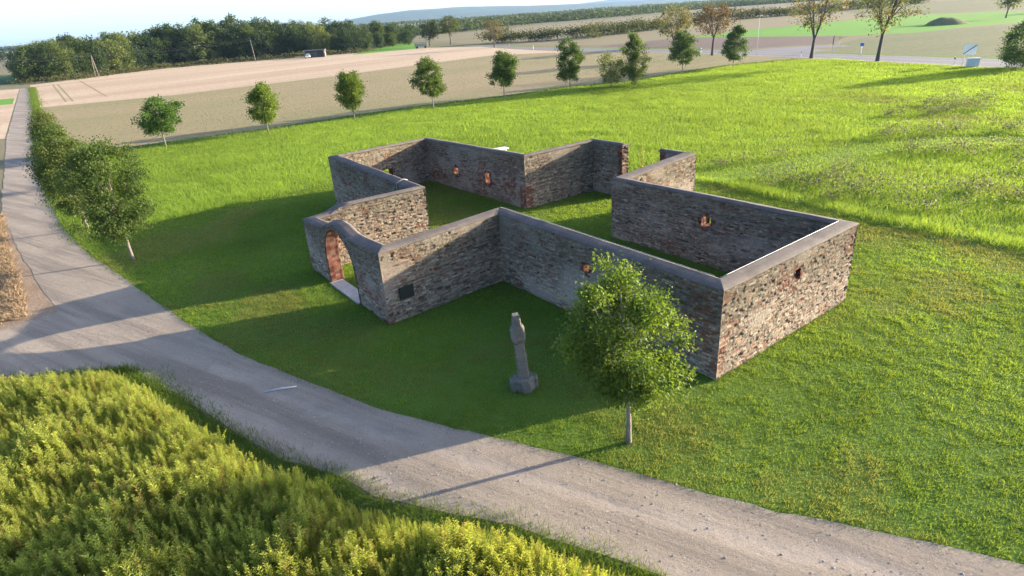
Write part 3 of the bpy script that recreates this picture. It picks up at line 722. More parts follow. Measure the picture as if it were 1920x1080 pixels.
G1, G2 = (0.035, 0.065, 0.014), (0.085, 0.125, 0.024)
def tree(name, loc, label, cat, seed, h, R, zc, shape=EGG, nclu=110, nleaf=60, leaf=0.11, cr=0.24, r0=0.075, base=G1, tipc=G2, off=(0, 0), bark='bark', nlimb=26,
         group=None, warm=None, wfrac=0.0, lump=0.22, under=None):
    base, tipc = tuple(c * 1.35 for c in base), tuple(c * 1.4 for c in tipc)
    o = tag(empty(name, (loc[0], loc[1], 0)), label, cat, group)
    V, F, cc, cen = crown_mesh(seed, R, zc, h, nclu, nleaf, leaf, shape, cr, base, tipc, 'crown', off, lump, warm, wfrac)
    trunk_mb(seed, zc, h * 0.9, r0, cen, nlimb, off).build('trunk', M[bark], o)
    np_mesh('crown', V, F, M['leaf'], cc, False, o)
    return o

# the young trees round the ruin
GR = 'young trees around the meadow'
TL = 'tree'
tree('young_tree', ground_at(1178, 830), 'leafy young tree in front of the ruin wall beside the stone column', TL, 11, 5.05, 1.27, 1.62, DROP, 125, 190, 0.09, 0.175, 0.075, (0.036, 0.07, 0.012), (0.10, 0.145, 0.025), (-0.24, 0.0), nlimb=46, lump=0.55, group=GR)
tree('young_tree', ground_at(250, 488), 'dark leafy tree with bare pale trunk on the lawn corner left of the ruin', TL, 12, 6.05, 1.75, 1.25, OVAL, 175, 175, 0.10, 0.21, 0.085, (0.038, 0.068, 0.016), (0.095, 0.13, 0.028), (0.12, 0.0), nlimb=40, lump=0.6, group=GR)
tree('young_tree', ground_at(165, 430), 'brownish green tree directly behind the dark tree beside the gravel track', TL, 13, 6.0, 1.5, 1.1, OVAL, 140, 150, 0.11, 0.22, 0.085, (0.04, 0.065, 0.016), (0.095, 0.12, 0.03), nlimb=34, group=GR, warm=(0.13, 0.10, 0.03), wfrac=0.12)
tree('young_tree', G(134, 352), 'bushy green tree along the track, third from the ruin in the left row', TL, 14, 4.7, 1.4, 0.9, EGG, 130, 110, 0.12, 0.23, 0.08, (0.045, 0.075, 0.018), (0.09, 0.13, 0.03), nlimb=30, group=GR)
tree('young_tree', G(104, 292), 'farthest tree of the row along the gravel track with a forked top', TL, 15, 4.6, 1.35, 0.8, CONE, 110, 100, 0.13, 0.25, 0.08, (0.045, 0.065, 0.018), (0.09, 0.11, 0.03), nlimb=26, group=GR, lump=0.35)
rows = [
 (312, 276, 4.85, 1.95, 1.55, BALL, (0.035, 0.075, 0.015), (0.085, 0.145, 0.03), 'round crowned young tree, first of the field edge row from the left'),
 (504, 250, 5.15, 1.40, 1.3, OVAL, (0.035, 0.075, 0.012), (0.11, 0.15, 0.03), 'small slim young tree, second of the field edge row from the left'),
 (665, 223, 5.7, 1.45, 1.2, OVAL, (0.04, 0.075, 0.012), (0.11, 0.15, 0.03), 'oval young tree behind the left end of the ruin, third of the field edge row'),
 (813, 205, 6.15, 1.75, 1.6, EGG, (0.035, 0.07, 0.012), (0.10, 0.14, 0.03), 'egg shaped young tree straight behind the left arm of the ruin'),
 (946, 186, 6.35, 1.75, 1.7, CONE, (0.03, 0.065, 0.012), (0.09, 0.13, 0.03), 'pointed young tree with ragged left side, fifth in the field edge row'),
 (1069, 168, 6.9, 1.85, 1.2, EGG, (0.028, 0.06, 0.012), (0.08, 0.12, 0.028), 'tall dark leafy tree with spiky top, left of the pale bush'),
 (1190, 162, 6.9, 1.75, 0.25, OVAL, (0.03, 0.06, 0.013), (0.085, 0.115, 0.03), 'tall tree with foliage down to the grass, right of the pale small bush'),
 (1279, 140, 6.3, 2.0, 1.6, EGG, (0.028, 0.058, 0.016), (0.065, 0.105, 0.03), 'dark green young tree, second from the right end of the field edge row'),
 (1374, 128, 6.25, 1.85, 1.3, CONE, (0.022, 0.05, 0.016), (0.055, 0.095, 0.03), 'darkest young tree, last on the right of the field edge row'),
]
for i, (px, py, h, R, zc, sh, b_, t_, lab) in enumerate(rows):
    tree('young_tree', ground_at(px, py), lab, TL, 20 + i, h, R * (0.95 if i == 0 else 0.86), zc, sh, 85, 120, 0.18, 0.25, 0.075, b_, t_, off=(rng.uniform(-.25, .25), rng.uniform(-.25, .25)), nlimb=26, group=GR, lump=0.65,
         warm=(0.12, 0.09, 0.035) if i == 6 else None, wfrac=0.3)
tree('bush', ground_at(1145, 163), 'pale dry looking rounded bush beside the tall tree at the field edge', 'bush', 40, 4.5, 1.75, 0.35, BALL, 110, 36, 0.19, 0.32, 0.07, (0.08, 0.10, 0.03), (0.15, 0.17, 0.06), nlimb=30, lump=0.3)
tree('young_tree', (66.9, 80.8), 'dark green tree beside the road at the right edge of the photo', TL, 41, 6.3, 2.6, 0.2, EGG, 150, 60, 0.22, 0.36, 0.1, (0.025, 0.055, 0.018), (0.055, 0.10, 0.03), nlimb=24, group=GR)
# avenue trees along the road
def big_tree(loc, label, seed, h, R, zc, fork, nclu, nleaf, base, tipc, warm=None, wfrac=0.0, cr=0.55, r0=0.24, leaf=0.34, lean=0.0):
    o = tag(empty('avenue_tree', (loc[0], loc[1], 0)), label, 'tree', 'old trees along the road')
    r = random.Random(seed); mb = MB()
    P, c, rep = crown_points(seed, R, zc, h, nclu, nleaf, BALL, cr, (lean, 0), 0.45)
    f0 = Vector((0.1, 0, fork))
    mb.tube([(0, 0, -0.2), (0.02, 0, fork * 0.4), f0], [r0 * 1.5, r0 * 1.05, r0 * 0.9], 9, False)
    arms = []
    for q in range(4):
        a = q * 1.57 + r.uniform(-.4, .4) + 0.3; top = Vector((lean + math.cos(a) * R * 0.42, math.sin(a) * R * 0.42, zc + (h - zc) * r.uniform(0.55, 0.85)))
        mid = f0.lerp(top, 0.45) + Vector((math.cos(a) * 0.35, math.sin(a) * 0.35, 0.2)); rr = r0 * r.uniform(0.5, 0.7)
        mb.tube([f0 - Vector((0, 0, 0.3)), mid, top], [rr, rr * 0.7, rr * 0.2], 7, False); arms.append((f0, mid, top, rr))
    for q in range(min(len(c), 44)):
        f, m, t_, rr = min(arms, key=lambda A: (A[2] - Vector(c[q])).length)
        k_ = r.uniform(0.2, 0.9); s0 = f.lerp(m, k_) if r.random() < 0.4 else m.lerp(t_, k_ * 0.8); e_ = Vector(c[q])
        mb.tube([s0, s0.lerp(e_, 0.5) + Vector((0, 0, 0.15)), e_], [rr * 0.4, rr * 0.25, 0.02], 5, False)
    mb.build('trunk', M['dark_bark'], o)
    rr_ = np.random.default_rng(seed); tone = rr_.uniform(0, 1, len(c))[rep] * .6 + rr_.uniform(0, 1, len(P)) * .4
    col = np.array(base) * (1 - tone[:, None]) + np.array(tipc) * tone[:, None]
    if warm is not None:
        w = (rr_.uniform(0, 1, len(c)) < wfrac)[rep]; col = np.where(w[:, None], np.array(warm) * (0.7 + .6 * rr_.uniform(0, 1, len(P)))[:, None], col)
    V, F, cc = leaf_quads(P, leaf, 0.3, col, seed)
    np_mesh('crown', V, F, M['leaf'], cc, False, o)
O1, O2 = (0.07, 0.085, 0.025), (0.15, 0.165, 0.05)
big_tree(ground_at(1521, 109), 'sparse old roadside tree with forked trunk, left of the two tallest beside the road', 60, 13.2, 4.6, 4.6, 3.2, 80, 22, O1, O2, (0.18, 0.13, 0.07), 0.25)
big_tree(ground_at(1645, 114.5), 'sparse old roadside tree with straight single trunk, right of the two tallest beside the road', 61, 13.0, 4.5, 4.2, 4.0, 95, 26, O1, O2, (0.17, 0.15, 0.05), 0.2)
big_tree(ground_at(1335, 104), 'reddish brown leaved old tree beside the road between two dark young trees', 62, 9.6, 3.6, 3.9, 3.4, 85, 26, (0.07, 0.055, 0.022), (0.14, 0.09, 0.045), (0.17, 0.10, 0.05), 0.3, 0.5, 0.2, 0.34)
big_tree(ground_at(1262, 86), 'half green half yellowish broad tree beyond the road behind a dark young tree', 63, 9.6, 4.4, 1.8, 1.5, 95, 26, (0.075, 0.09, 0.03), (0.14, 0.145, 0.05), (0.17, 0.14, 0.07), 0.3, 0.6, 0.2, 0.42)
big_tree(ground_at(927, 89), 'thin tan leaved roadside tree at the start of the hedge', 64, 8.6, 3.6, 3.0, 2.2, 60, 20, (0.10, 0.085, 0.035), (0.15, 0.13, 0.06), (0.16, 0.12, 0.07), 0.3, 0.5, 0.2, 0.4)
big_tree(ground_at(845, 83.5), 'dark crowned roadside tree beyond the pink field, standing in the open right of the wood', 65, 10.6, 3.6, 4.0, 3.5, 70, 30, (0.035, 0.055, 0.02), (0.08, 0.10, 0.03), None, 0, 0.6, 0.22, 0.5)
big_tree(ground_at(806, 86), 'dark roadside tree at the right end of the wood, low branch to the right', 66, 9.4, 3.6, 2.6, 2.2, 70, 30, (0.035, 0.055, 0.02), (0.08, 0.10, 0.03), None, 0, 0.6, 0.22, 0.5, 0.4)
big_tree((150, 192), 'faint slim tree far right beside the side road', 67, 9.0, 2.6, 2.5, 2.2, 50, 20, O1, O2, None, 0, 0.6, 0.18, 0.5)
big_tree((198, 215), 'faint slim tree farthest right beside the side road', 68, 10.5, 2.8, 2.5, 2.2, 50, 20, O1, O2, None, 0, 0.6, 0.18, 0.5)

# the wood beyond the fields: trees as copies of a few kinds
proto = []
WOODG = 'trees of the wood beyond the fields'
kinds = [((0.020, 0.042, 0.02), (0.055, 0.09, 0.038), 'tall dark green broadleaf tree crowded in the wood beyond the fields'),
         ((0.03, 0.055, 0.018), (0.085, 0.12, 0.04), 'mid green broadleaf tree crowded in the wood beyond the fields'),
         ((0.075, 0.11, 0.03), (0.17, 0.20, 0.07), 'light yellowish green tree crowded in the wood beyond the fields')]
for kd in range(3):
    for v in range(3):
        sh = (OVAL, EGG, BALL)[v]
        V, F, cc, cen = crown_mesh(200 + kd * 10 + v, 4.1, 0.6, 13.5, 90, 44, 0.58, sh, 0.72, kinds[kd][0], kinds[kd][1], lump=0.5)
        proto.append((kd, V, F, cc, cen))
wood = []
top_x = [20, 60, 100, 130, 190, 240, 330, 420, 500, 580, 640, 680, 720, 780]
top_y = [96, 88, 76, 70, 64, 58, 45, 35, 31, 32, 40, 39, 42, 46]
base_x = [20, 55, 130, 300, 450, 560, 680, 760, 790]; base_y = [158, 156, 149, 127.5, 114.5, 106, 97, 86, 82]
spots = []
for row in range(4):
    px = 44 + row * 5.0
    while px < 772:
        by = np.interp(px, base_x, base_y) - 1.2 - 0 * row
        p0 = ground_at(px, by); dirv = p0[:2] / np.linalg.norm(p0[:2])
        q = p0[:2] + dirv * (2 + row * 8.5 + rng.uniform(-2.5, 2.5))
        d = np.array([q[0], q[1], 0]); z = d @ fwd
        # crown height that reaches the skyline seen in this direction
        tgt = np.interp(px, top_x, top_y) + rng.uniform(-3, 14) + (rng.uniform(4, 26) if row == 0 else 0)
        rr = fwd + rgt * (px - 960) / FPX + upv * (540 - tgt) / FPX; kk = np.linalg.norm(q) / np.linalg.norm(rr[:2]); h = CAM_H + rr[2] * kk
        spots.append((q, max(6.0, h), row, px)); px += rng.uniform(15, 30)
protos_obj = {}
for (q, h, row, px) in spots:
    u_ = rng.uniform()
    light = 0.62 if px < 130 else 0.35 if px < 260 else 0.15 if px < 560 else 0.35 if px < 630 else 0.03
    kd = 2 if u_ < light else (1 if u_ < light + (0.35 if px < 640 else 0.15) else 0)
    v = int(rng.integers(0, 3)); key = (kd, v)
    if key not in protos_obj:
        o = tag(empty('wood_tree', (0, 0, 0)), kinds[kd][2], 'tree', WOODG)
        kd_, V, F, cc, cen = proto[kd * 3 + v]
        trunk_mb(300 + kd * 3 + v, 1.5, 12, 0.22, cen, 12).build('trunk', M['dark_bark'], o)
        np_mesh('crown', V, F, M['leaf'], cc, False, o); protos_obj[key] = o; root = o
    else:
        src = protos_obj[key]; root = src.copy(); C.objects.link(root)
        for ch in src.children:
            c_ = ch.copy(); C.objects.link(c_); c_.parent = root
    root.location = (q[0], q[1], 0); s_ = h / 13.5; root.scale = (s_ * rng.uniform(0.85, 1.25), s_ * rng.uniform(0.85, 1.25), s_); root.rotation_euler = (0, 0, rng.uniform(0, 6.28))
# shrubs at the wood's foot
def clump_line(name, line, width, h, step, nleaf, leaf, base, tipc, label, cat, kind=None, seed=1, group=None):
    r = np.random.default_rng(seed); cs = []
    for (x0, y0), (x1, y1) in zip(line[:-1], line[1:]):
        L = math.hypot(x1 - x0, y1 - y0); n = max(1, int(L / step))
        for i in range(n):
            t_ = (i + r.uniform()) / n
            for j in range(2):
                hh = h * r.uniform(0.55, 1.0); cs.append((x0 + (x1 - x0) * t_ + r.normal() * width * .4, y0 + (y1 - y0) * t_ + r.normal() * width * .4, hh * r.uniform(0.25, 0.8), hh))
    cs = np.array(cs); rep = np.repeat(np.arange(len(cs)), nleaf)
    P = cs[rep][:, :3] + r.normal(size=(len(rep), 3)) * np.array((width * .35, width * .35, h * .13)); P[:, 2] = np.abs(P[:, 2])
    tone = r.uniform(0, 1, len(cs))[rep] * .7 + r.uniform(0, 1, len(rep)) * .3
    col = np.array(base) * (1 - tone[:, None]) + np.array(tipc) * tone[:, None]
    V, F, cc = leaf_quads(P, leaf, 0.2, col, seed)
    return tag(np_mesh(name, V, F, M['leaf'], cc), label, cat, group, kind)
D1, D2 = (0.03, 0.045, 0.018), (0.075, 0.085, 0.03)
clump_line('undergrowth', [G(x, y) for x, y in ((50, 157.5), (130, 150.5), (300, 129), (450, 116), (560, 107.5), (640, 102), (690, 97.5))], 3, 2.2, 1.5, 40, 0.5, D1, (0.10, 0.10, 0.04), 'low shrubs along the foot of the wood', 'undergrowth', 'stuff', 3)
clump_line('hedge', [G(*p) for p in ((905, 81), (1000, 77), (1100, 71), (1240, 54))], 5, 5.5, 2.2, 150, 0.6, D1, D2, 'long dark green hedge between the tan fields beyond the road', 'hedge', None, 4)
clump_line('hedge', [G(*p) for p in ((1275, 46), (1380, 37), (1450, 30))], 6, 6, 3, 130, 0.75, D1, (0.10, 0.085, 0.04), 'brownish hedge beyond the two autumn roadside trees', 'hedge', None, 5)
clump_line('hedge', [G(*p) for p in ((1455, 31), (1540, 24), (1660, 12), (1740, 5))], 6, 6, 3, 130, 0.75, D1, D2, 'dark hedge line behind the tallest roadside trees', 'hedge', None, 6)
clump_line('distant_trees', [G(*p) for p in ((770, 66), (850, 58), (940, 47.5), (1050, 39), (1150, 30), (1260, 20), (1400, 10), (1560, -1))], 40, 8, 5, 150, 2.0, (0.03, 0.05, 0.02), (0.06, 0.08, 0.03), 'distant belt of trees below the hills', 'trees', 'stuff', 7)
clump_line('distant_trees', [(-900, 1500), (-300, 1800), (200, 1700), (700, 1900), (1500, 1900), (2400, 2300)], 60, 7, 9, 120, 3.6, (0.03, 0.05, 0.02), (0.06, 0.08, 0.03), 'farther belt of trees on the plain', 'trees', 'stuff', 8)
clump_line('distant_trees', [(-380, 480), (-330, 560), (-320, 700), (-480, 1100)], 16, 9, 5, 90, 1.8, (0.03, 0.05, 0.02), (0.06, 0.08, 0.03), 'far dark trees left of the wood', 'trees', 'stuff', 9)
clump_line('distant_trees', [(-1400, 1650), (-1000, 1600), (-600, 1500), (-350, 1450)], 50, 11, 6, 150, 4.0, (0.03, 0.05, 0.02), (0.06, 0.08, 0.03), 'far wooded ridge behind the wood', 'trees', 'stuff', 10)

# hills on the horizon
def hills(name, x0, x1, y0, depth, prof, seed):
    nx, ny = 120, 14
    xs = np.linspace(x0, x1, nx); ys = np.linspace(0, 1, ny); Xg, Yg = np.meshgrid(xs, ys, indexing='ij')
    hx = np.interp(xs, [p[0] for p in prof], [p[1] for p in prof])[:, None]
    Z = hx * np.sin(np.clip(Yg * 1.15, 0, 1) * math.pi / 2) ** 1.4 * (0.9 + 0.2 * fbm(Xg / 600, Yg * 4, seed, 4)) - 2
    V = np.stack([Xg, y0 + Yg * depth, Z], -1).reshape(-1, 3); idx = np.arange(nx * ny).reshape(nx, ny)
    F = np.stack([idx[:-1, :-1], idx[1:, :-1], idx[1:, 1:], idx[:-1, 1:]], -1).reshape(-1, 4)
    tag(np_mesh(name, V, F, M['hill'], None, True), kind='structure')
def hx(px, py, Y):   # a skyline point at distance Y
    d = fwd + rgt * (px - 960) / FPX + upv * (540 - py) / FPX; k = Y / d[1]; return (d[0] * k, CAM_H + d[2] * k)
YH = 5600
hills('hills', -2600, 8500, YH - 900, 1400, [(-2600, 0)] + [hx(x, y, YH) for x, y in ((560, 50), (620, 42), (690, 27), (760, 18), (860, 12), (915, 11), (1000, 9), (1100, 5), (1200, 1), (1300, -6), (1480, -16), (1700, -28), (1920, -44))] + [(8500, 30)], 3)
hills('far_hills', -3000, 9000, 7400, 1500, [(-3000, 20), (1000, 60), (2600, 150), (4000, 240), (6500, 260), (9000, 200)], 5)

# ------------------------------------------------------------------ grass and weeds
def blades(x, y, h, w, cols, lean=0.45, seed=1, bend=(0, 0), tri=True):
    r = np.random.default_rng(seed); N = len(x)
    a = r.uniform(0, math.pi, N); dx = np.cos(a) * w / 2; dy = np.sin(a) * w / 2
    lx = r.normal(size=N) * lean * h + bend[0] * h; ly = r.normal(size=N) * lean * h + bend[1] * h
    V = np.zeros((N, 3, 3)); V[:, 0] = np.stack([x - dx, y - dy, np.zeros(N)], 1); V[:, 1] = np.stack([x + dx, y + dy, np.zeros(N)], 1)
    V[:, 2] = np.stack([x + lx, y + ly, h], 1)
    F = np.arange(N * 3).reshape(N, 3); cc = np.repeat(cols, 3, 0)
    return V.reshape(-1, 3), F, cc

def mixcol(n, *cs, seed=0):
    r = np.random.default_rng(seed); w = r.dirichlet(np.ones(len(cs)) * 0.9, n); return w @ np.array(cs)

foot_out = inset(-0.03)
def not_in_walls(x, y):
    return ~(in_poly(x, y, foot_out) & ~in_poly(x, y, inset(TH + 0.03)))
# mown lawn
x, y = scatter(lawn_poly, 800)
dist = np.hypot(x, y)
k = in_view(x, y, 480) & (rng.uniform(0, 1, len(x)) < np.clip((20 / np.maximum(dist, 1)) ** 1.3, 0.12, 1)) & not_in_walls(x, y)
x, y, dist = x[k], y[k], dist[k]
sc = np.clip(dist / 20, 0.8, 2.2)
patch = fbm(x * 0.22, y * 0.22, 71, 4); fine_ = fbm(x * 3.2, y * 3.2, 72, 3)
dry = sstep(0.50, 0.68, fbm(x * 0.30 + 9, y * 0.30, 73, 4) + 0.22 * np.exp(-(np.hypot(x - 2.4, y - 12.6) / 3.2) ** 2) + 0.20 * np.exp(-(np.hypot(x + 18.0, y - 31.5) / 3.5) ** 2) + 0.02 * (x > 6))
cl = mixcol(len(x), (0.17, 0.26, 0.032), (0.25, 0.32, 0.05), (0.115, 0.21, 0.026), seed=5)
cl = cl * (0.60 + 0.76 * patch)[:, None]
cl = cl * (1 - 0.6 * dry[:, None]) + np.array((0.24, 0.22, 0.08)) * (0.6 * dry[:, None])
h = (0.03 + 0.05 * rng.uniform(0, 1, len(x)) + 0.045 * sstep(0.4, 0.7, fine_)) * (0.85 + 0.15 * sc)
tag(np_mesh('lawn_grass', *blades(x, y, h, 0.020 * sc, cl, 0.6, 6)[:2], M['grass'], np.repeat(cl, 3, 0)), 'short mown grass of the lawn around the ruin', 'grass', None, 'stuff')
# unmown meadow
x, y = scatter(meadow_poly, 150)
path_d = edge_dist(x, y, [(13.6, 38.6), (19.7, 39.9), (27.1, 43.6), (33.2, 44.0), (40, 41)])
dist = np.hypot(x, y)
k = in_view(x, y, 480) & ~in_poly(x, y, lawn_poly) & (rng.uniform(0, 1, len(x)) < np.clip((42 / np.maximum(dist, 1)) ** 1.2, 0.22, 1))
x, y, dist, path_d = x[k], y[k], dist[k], path_d[k]
sc = np.clip(dist / 45, 0.8, 2.6)
mown = sstep(1.9, 1.1, path_d)
tuft = fbm(x * 0.55, y * 0.55, 81, 4); broad = fbm(x * 0.06, y * 0.06, 82, 4)
h = (0.14 + 0.16 * tuft * rng.uniform(0.5, 1.3, len(x)) + 0.10 * sstep(0.6, 0.8, fbm(x * 0.3, y * 0.3, 83, 3))) * (1 - 0.62 * mown)
h = h * (1 + 1.1 * sstep(1.6, 0.2, edge_dist(x, y, lawn_edge)) * (x > 10))
cl = mixcol(len(x), (0.18, 0.285, 0.04), (0.25, 0.325, 0.055), (0.135, 0.24, 0.033), seed=7) * (0.78 + 0.45 * broad)[:, None] * (0.85 + 0.3 * tuft)[:, None]
wz = sstep(18, 30, x - 0.15 * (y - 30)) * sstep(78, 55, y)           # the rougher, greyer right part
gz = sstep(0.42, 0.62, fbm(x * 0.13, y * 0.22, 84, 4)) * wz
cl = cl * (1 - 0.75 * gz[:, None]) + np.array((0.13, 0.135, 0.06)) * 0.75 * gz[:, None]
tag(np_mesh('meadow_grass', *blades(x, y, h, 0.038 * sc, cl, 0.5, 8)[:2], M['grass'], np.repeat(cl, 3, 0)), 'tall bright green meadow grass', 'grass', None, 'stuff')
# grey-green weed clumps on the rough right part and by the ruin
wx, wy = scatter([(13, 40), (24, 45), (40, 60), (75, 72), (70, 30), (40, 24), (24, 25), (16, 33)], 0.8)
pd = edge_dist(wx, wy, [(13.6, 38.6), (19.7, 39.9), (27.1, 43.6), (33.2, 44.0), (40, 41)])
k = (fbm(wx * 0.12, wy * 0.2, 91, 4) + 0.12 * np.exp(-((pd - 2.8) / 1.8) ** 2) > 0.49) & (pd > 1.7) & in_view(wx, wy, 80)
wx, wy = wx[k], wy[k]; sz = rng.uniform(0.3, 0.9, len(wx)) * np.where(rng.uniform(0, 1, len(wx)) < 0.25, 1.6, 1.0)
rep = np.repeat(np.arange(len(wx)), 60); P = np.stack([wx[rep], wy[rep], np.zeros(len(rep))], 1)
gq = rng.normal(size=P.shape) * sz[rep][:, None] * np.array((0.75, 0.55, 0.55)); P = P + gq; P[:, 2] = np.abs(P[:, 2]) + 0.22
tone = rng.uniform(0, 1, len(wx))[rep] * .5 + rng.uniform(0, 1, len(rep)) * .5
cl = np.array((0.05, 0.075, 0.042)) * (1 - tone[:, None]) + np.array((0.15, 0.17, 0.12)) * tone[:, None]
tag(np_mesh('weed_clumps', *leaf_quads(P, 0.17, -0.5, cl, 92, aspect=0.4)[:2], M['weed'], np.repeat(cl, 4, 0)), 'grey green weed clumps on the rough ground right of the ruin', 'weeds', None, 'stuff')
# longer grass along edges: track sides, tree row, foot of the reeds
def verge(line, width, dens, hh, cols, seed, off=0.0):
    line = np.asarray(line); L = np.hypot(*np.diff(line, axis=0).T); cum = np.concatenate([[0], np.cumsum(L)])
    r = np.random.default_rng(seed); n = int(cum[-1] * width * dens); s_ = r.uniform(0, cum[-1], n)
    x = np.interp(s_, cum, line[:, 0]); y = np.interp(s_, cum, line[:, 1])
    i = np.clip(np.searchsorted(cum, s_) - 1, 0, len(L) - 1); dv = np.diff(line, axis=0)[i] / L[i][:, None]
    o = off + r.normal(size=n) * width * 0.35 * (0.5 + fbm(s_ * 0.8, s_ * 0, seed, 3)); x = x - dv[:, 1] * o; y = y + dv[:, 0] * o
    k = in_view(x, y); x, y = x[k], y[k]; sc = np.clip(np.hypot(x, y) / 22, 0.7, 4)
    cl = mixcol(len(x), *cols, seed=seed); h = hh * r.uniform(0.4, 1.1, len(x))
    return x, y, h, 0.02 * sc, cl
parts = []
GC = ((0.09, 0.155, 0.02), (0.135, 0.19, 0.03), (0.06, 0.11, 0.018))
vx = verge([p for p in track_right if p[1] < 60], 0.35, 160, 0.13, GC, 31, 0.05); parts.append(blades(*vx[:4], vx[4], 0.5, 1))
vx = verge([p for p in track_right if p[1] >= 32], 1.2, 60, 0.35, GC, 32, 0.6); parts.append(blades(*vx[:4], vx[4], 0.4, 2))
vx = verge(track_low[2:13], 0.75, 900, 0.22, GC, 33, 0.22); parts.append(blades(*vx[:4], vx[4], 0.5, 3))
vx = verge([G(60, 262)] + ROW[1:], 1.4, 24, 0.40, GC, 34, 0.4); parts.append(blades(*vx[:4], vx[4], 0.4, 4))
for i in range(12):
    a, b = foot_out[i], foot_out[(i + 1) % 12]
    vx = verge([tuple(a), tuple(b)], 0.14, 420, 0.12, GC, 40 + i, -0.03); parts.append(blades(*vx[:4], vx[4], 0.4, 5 + i))
    a, b = inset(TH + 0.05)[i], inset(TH + 0.05)[(i + 1) % 12]
    vx = verge([tuple(a), tuple(b)], 0.12, 200, 0.10, GC, 60 + i, 0.03); parts.append(blades(*vx[:4], vx[4], 0.4, 25 + i))
v_, f_, c_ = join(parts); tag(np_mesh('verge_grass', v_, f_, M['grass'], c_), 'longer grass along the track edges and wall feet', 'grass', None, 'stuff')
# tall weeds in the foreground
_rl = np.array(track_low[1:14]); _d = np.gradient(_rl, axis=0); _d /= np.hypot(_d[:, 0], _d[:, 1])[:, None]
reed_edge = [(a[0] - b[1] * 0.6, a[1] + b[0] * 0.6) for a, b in zip(_rl, _d)][::-1]
reed_poly = reed_edge + [(4.5, 3.8), (-6.5, 4.4), (-12, 7), (-24, 12)]
def weed_plant(r, H, nl, spread, dry):
    vs, fs, cs = [], [], []
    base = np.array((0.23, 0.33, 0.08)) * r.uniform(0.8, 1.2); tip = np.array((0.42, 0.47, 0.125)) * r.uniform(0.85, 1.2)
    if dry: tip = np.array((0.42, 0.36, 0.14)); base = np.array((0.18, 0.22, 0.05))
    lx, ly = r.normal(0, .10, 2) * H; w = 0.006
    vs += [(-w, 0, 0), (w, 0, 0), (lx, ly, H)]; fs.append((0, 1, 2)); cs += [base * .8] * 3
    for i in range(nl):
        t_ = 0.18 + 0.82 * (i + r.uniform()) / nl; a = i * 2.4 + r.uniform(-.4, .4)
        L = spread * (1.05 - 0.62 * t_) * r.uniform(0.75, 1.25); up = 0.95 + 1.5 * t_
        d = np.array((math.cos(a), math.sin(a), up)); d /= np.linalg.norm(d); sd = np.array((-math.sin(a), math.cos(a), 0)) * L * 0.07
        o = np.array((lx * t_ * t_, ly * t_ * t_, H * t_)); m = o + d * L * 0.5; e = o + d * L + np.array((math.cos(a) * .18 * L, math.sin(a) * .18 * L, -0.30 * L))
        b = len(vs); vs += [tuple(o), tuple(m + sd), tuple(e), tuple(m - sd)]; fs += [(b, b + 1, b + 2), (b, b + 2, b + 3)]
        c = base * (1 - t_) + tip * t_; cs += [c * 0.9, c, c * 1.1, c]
    return np.array(vs), np.array(fs), np.array(cs)
rw = np.random.default_rng(99)
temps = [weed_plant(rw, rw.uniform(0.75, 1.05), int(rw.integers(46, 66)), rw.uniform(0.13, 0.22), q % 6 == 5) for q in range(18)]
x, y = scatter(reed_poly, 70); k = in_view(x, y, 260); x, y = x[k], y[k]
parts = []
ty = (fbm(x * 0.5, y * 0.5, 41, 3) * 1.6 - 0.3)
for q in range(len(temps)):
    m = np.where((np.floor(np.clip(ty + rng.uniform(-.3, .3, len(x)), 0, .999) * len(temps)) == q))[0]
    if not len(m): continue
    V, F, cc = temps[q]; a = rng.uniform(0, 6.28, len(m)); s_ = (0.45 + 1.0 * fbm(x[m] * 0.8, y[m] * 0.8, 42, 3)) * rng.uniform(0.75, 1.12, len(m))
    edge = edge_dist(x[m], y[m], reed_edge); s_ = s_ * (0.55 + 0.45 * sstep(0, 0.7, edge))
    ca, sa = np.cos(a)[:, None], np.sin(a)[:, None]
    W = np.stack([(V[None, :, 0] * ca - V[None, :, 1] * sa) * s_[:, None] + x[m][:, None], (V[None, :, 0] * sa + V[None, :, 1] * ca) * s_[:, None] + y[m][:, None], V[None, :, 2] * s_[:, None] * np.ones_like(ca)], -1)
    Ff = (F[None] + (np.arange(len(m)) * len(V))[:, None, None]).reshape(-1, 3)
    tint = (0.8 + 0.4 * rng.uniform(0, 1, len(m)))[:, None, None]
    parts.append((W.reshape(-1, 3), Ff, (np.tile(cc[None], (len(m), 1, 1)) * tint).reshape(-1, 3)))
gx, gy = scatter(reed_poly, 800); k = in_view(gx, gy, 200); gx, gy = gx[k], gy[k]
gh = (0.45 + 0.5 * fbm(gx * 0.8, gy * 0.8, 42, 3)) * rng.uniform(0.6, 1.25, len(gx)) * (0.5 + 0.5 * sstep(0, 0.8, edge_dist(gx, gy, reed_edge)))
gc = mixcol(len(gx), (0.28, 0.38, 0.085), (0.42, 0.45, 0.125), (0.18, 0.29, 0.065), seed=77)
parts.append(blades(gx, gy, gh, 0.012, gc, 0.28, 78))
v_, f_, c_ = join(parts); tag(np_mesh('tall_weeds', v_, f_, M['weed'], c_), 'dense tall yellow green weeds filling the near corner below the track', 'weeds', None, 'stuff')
sheet('weed_soil', [(a[0] - b[1] * 0.05, a[1] + b[0] * 0.05) for a, b in zip(_rl, _d)][::-1] + reed_poly[-4:], 0.026, M['bank_grass'])
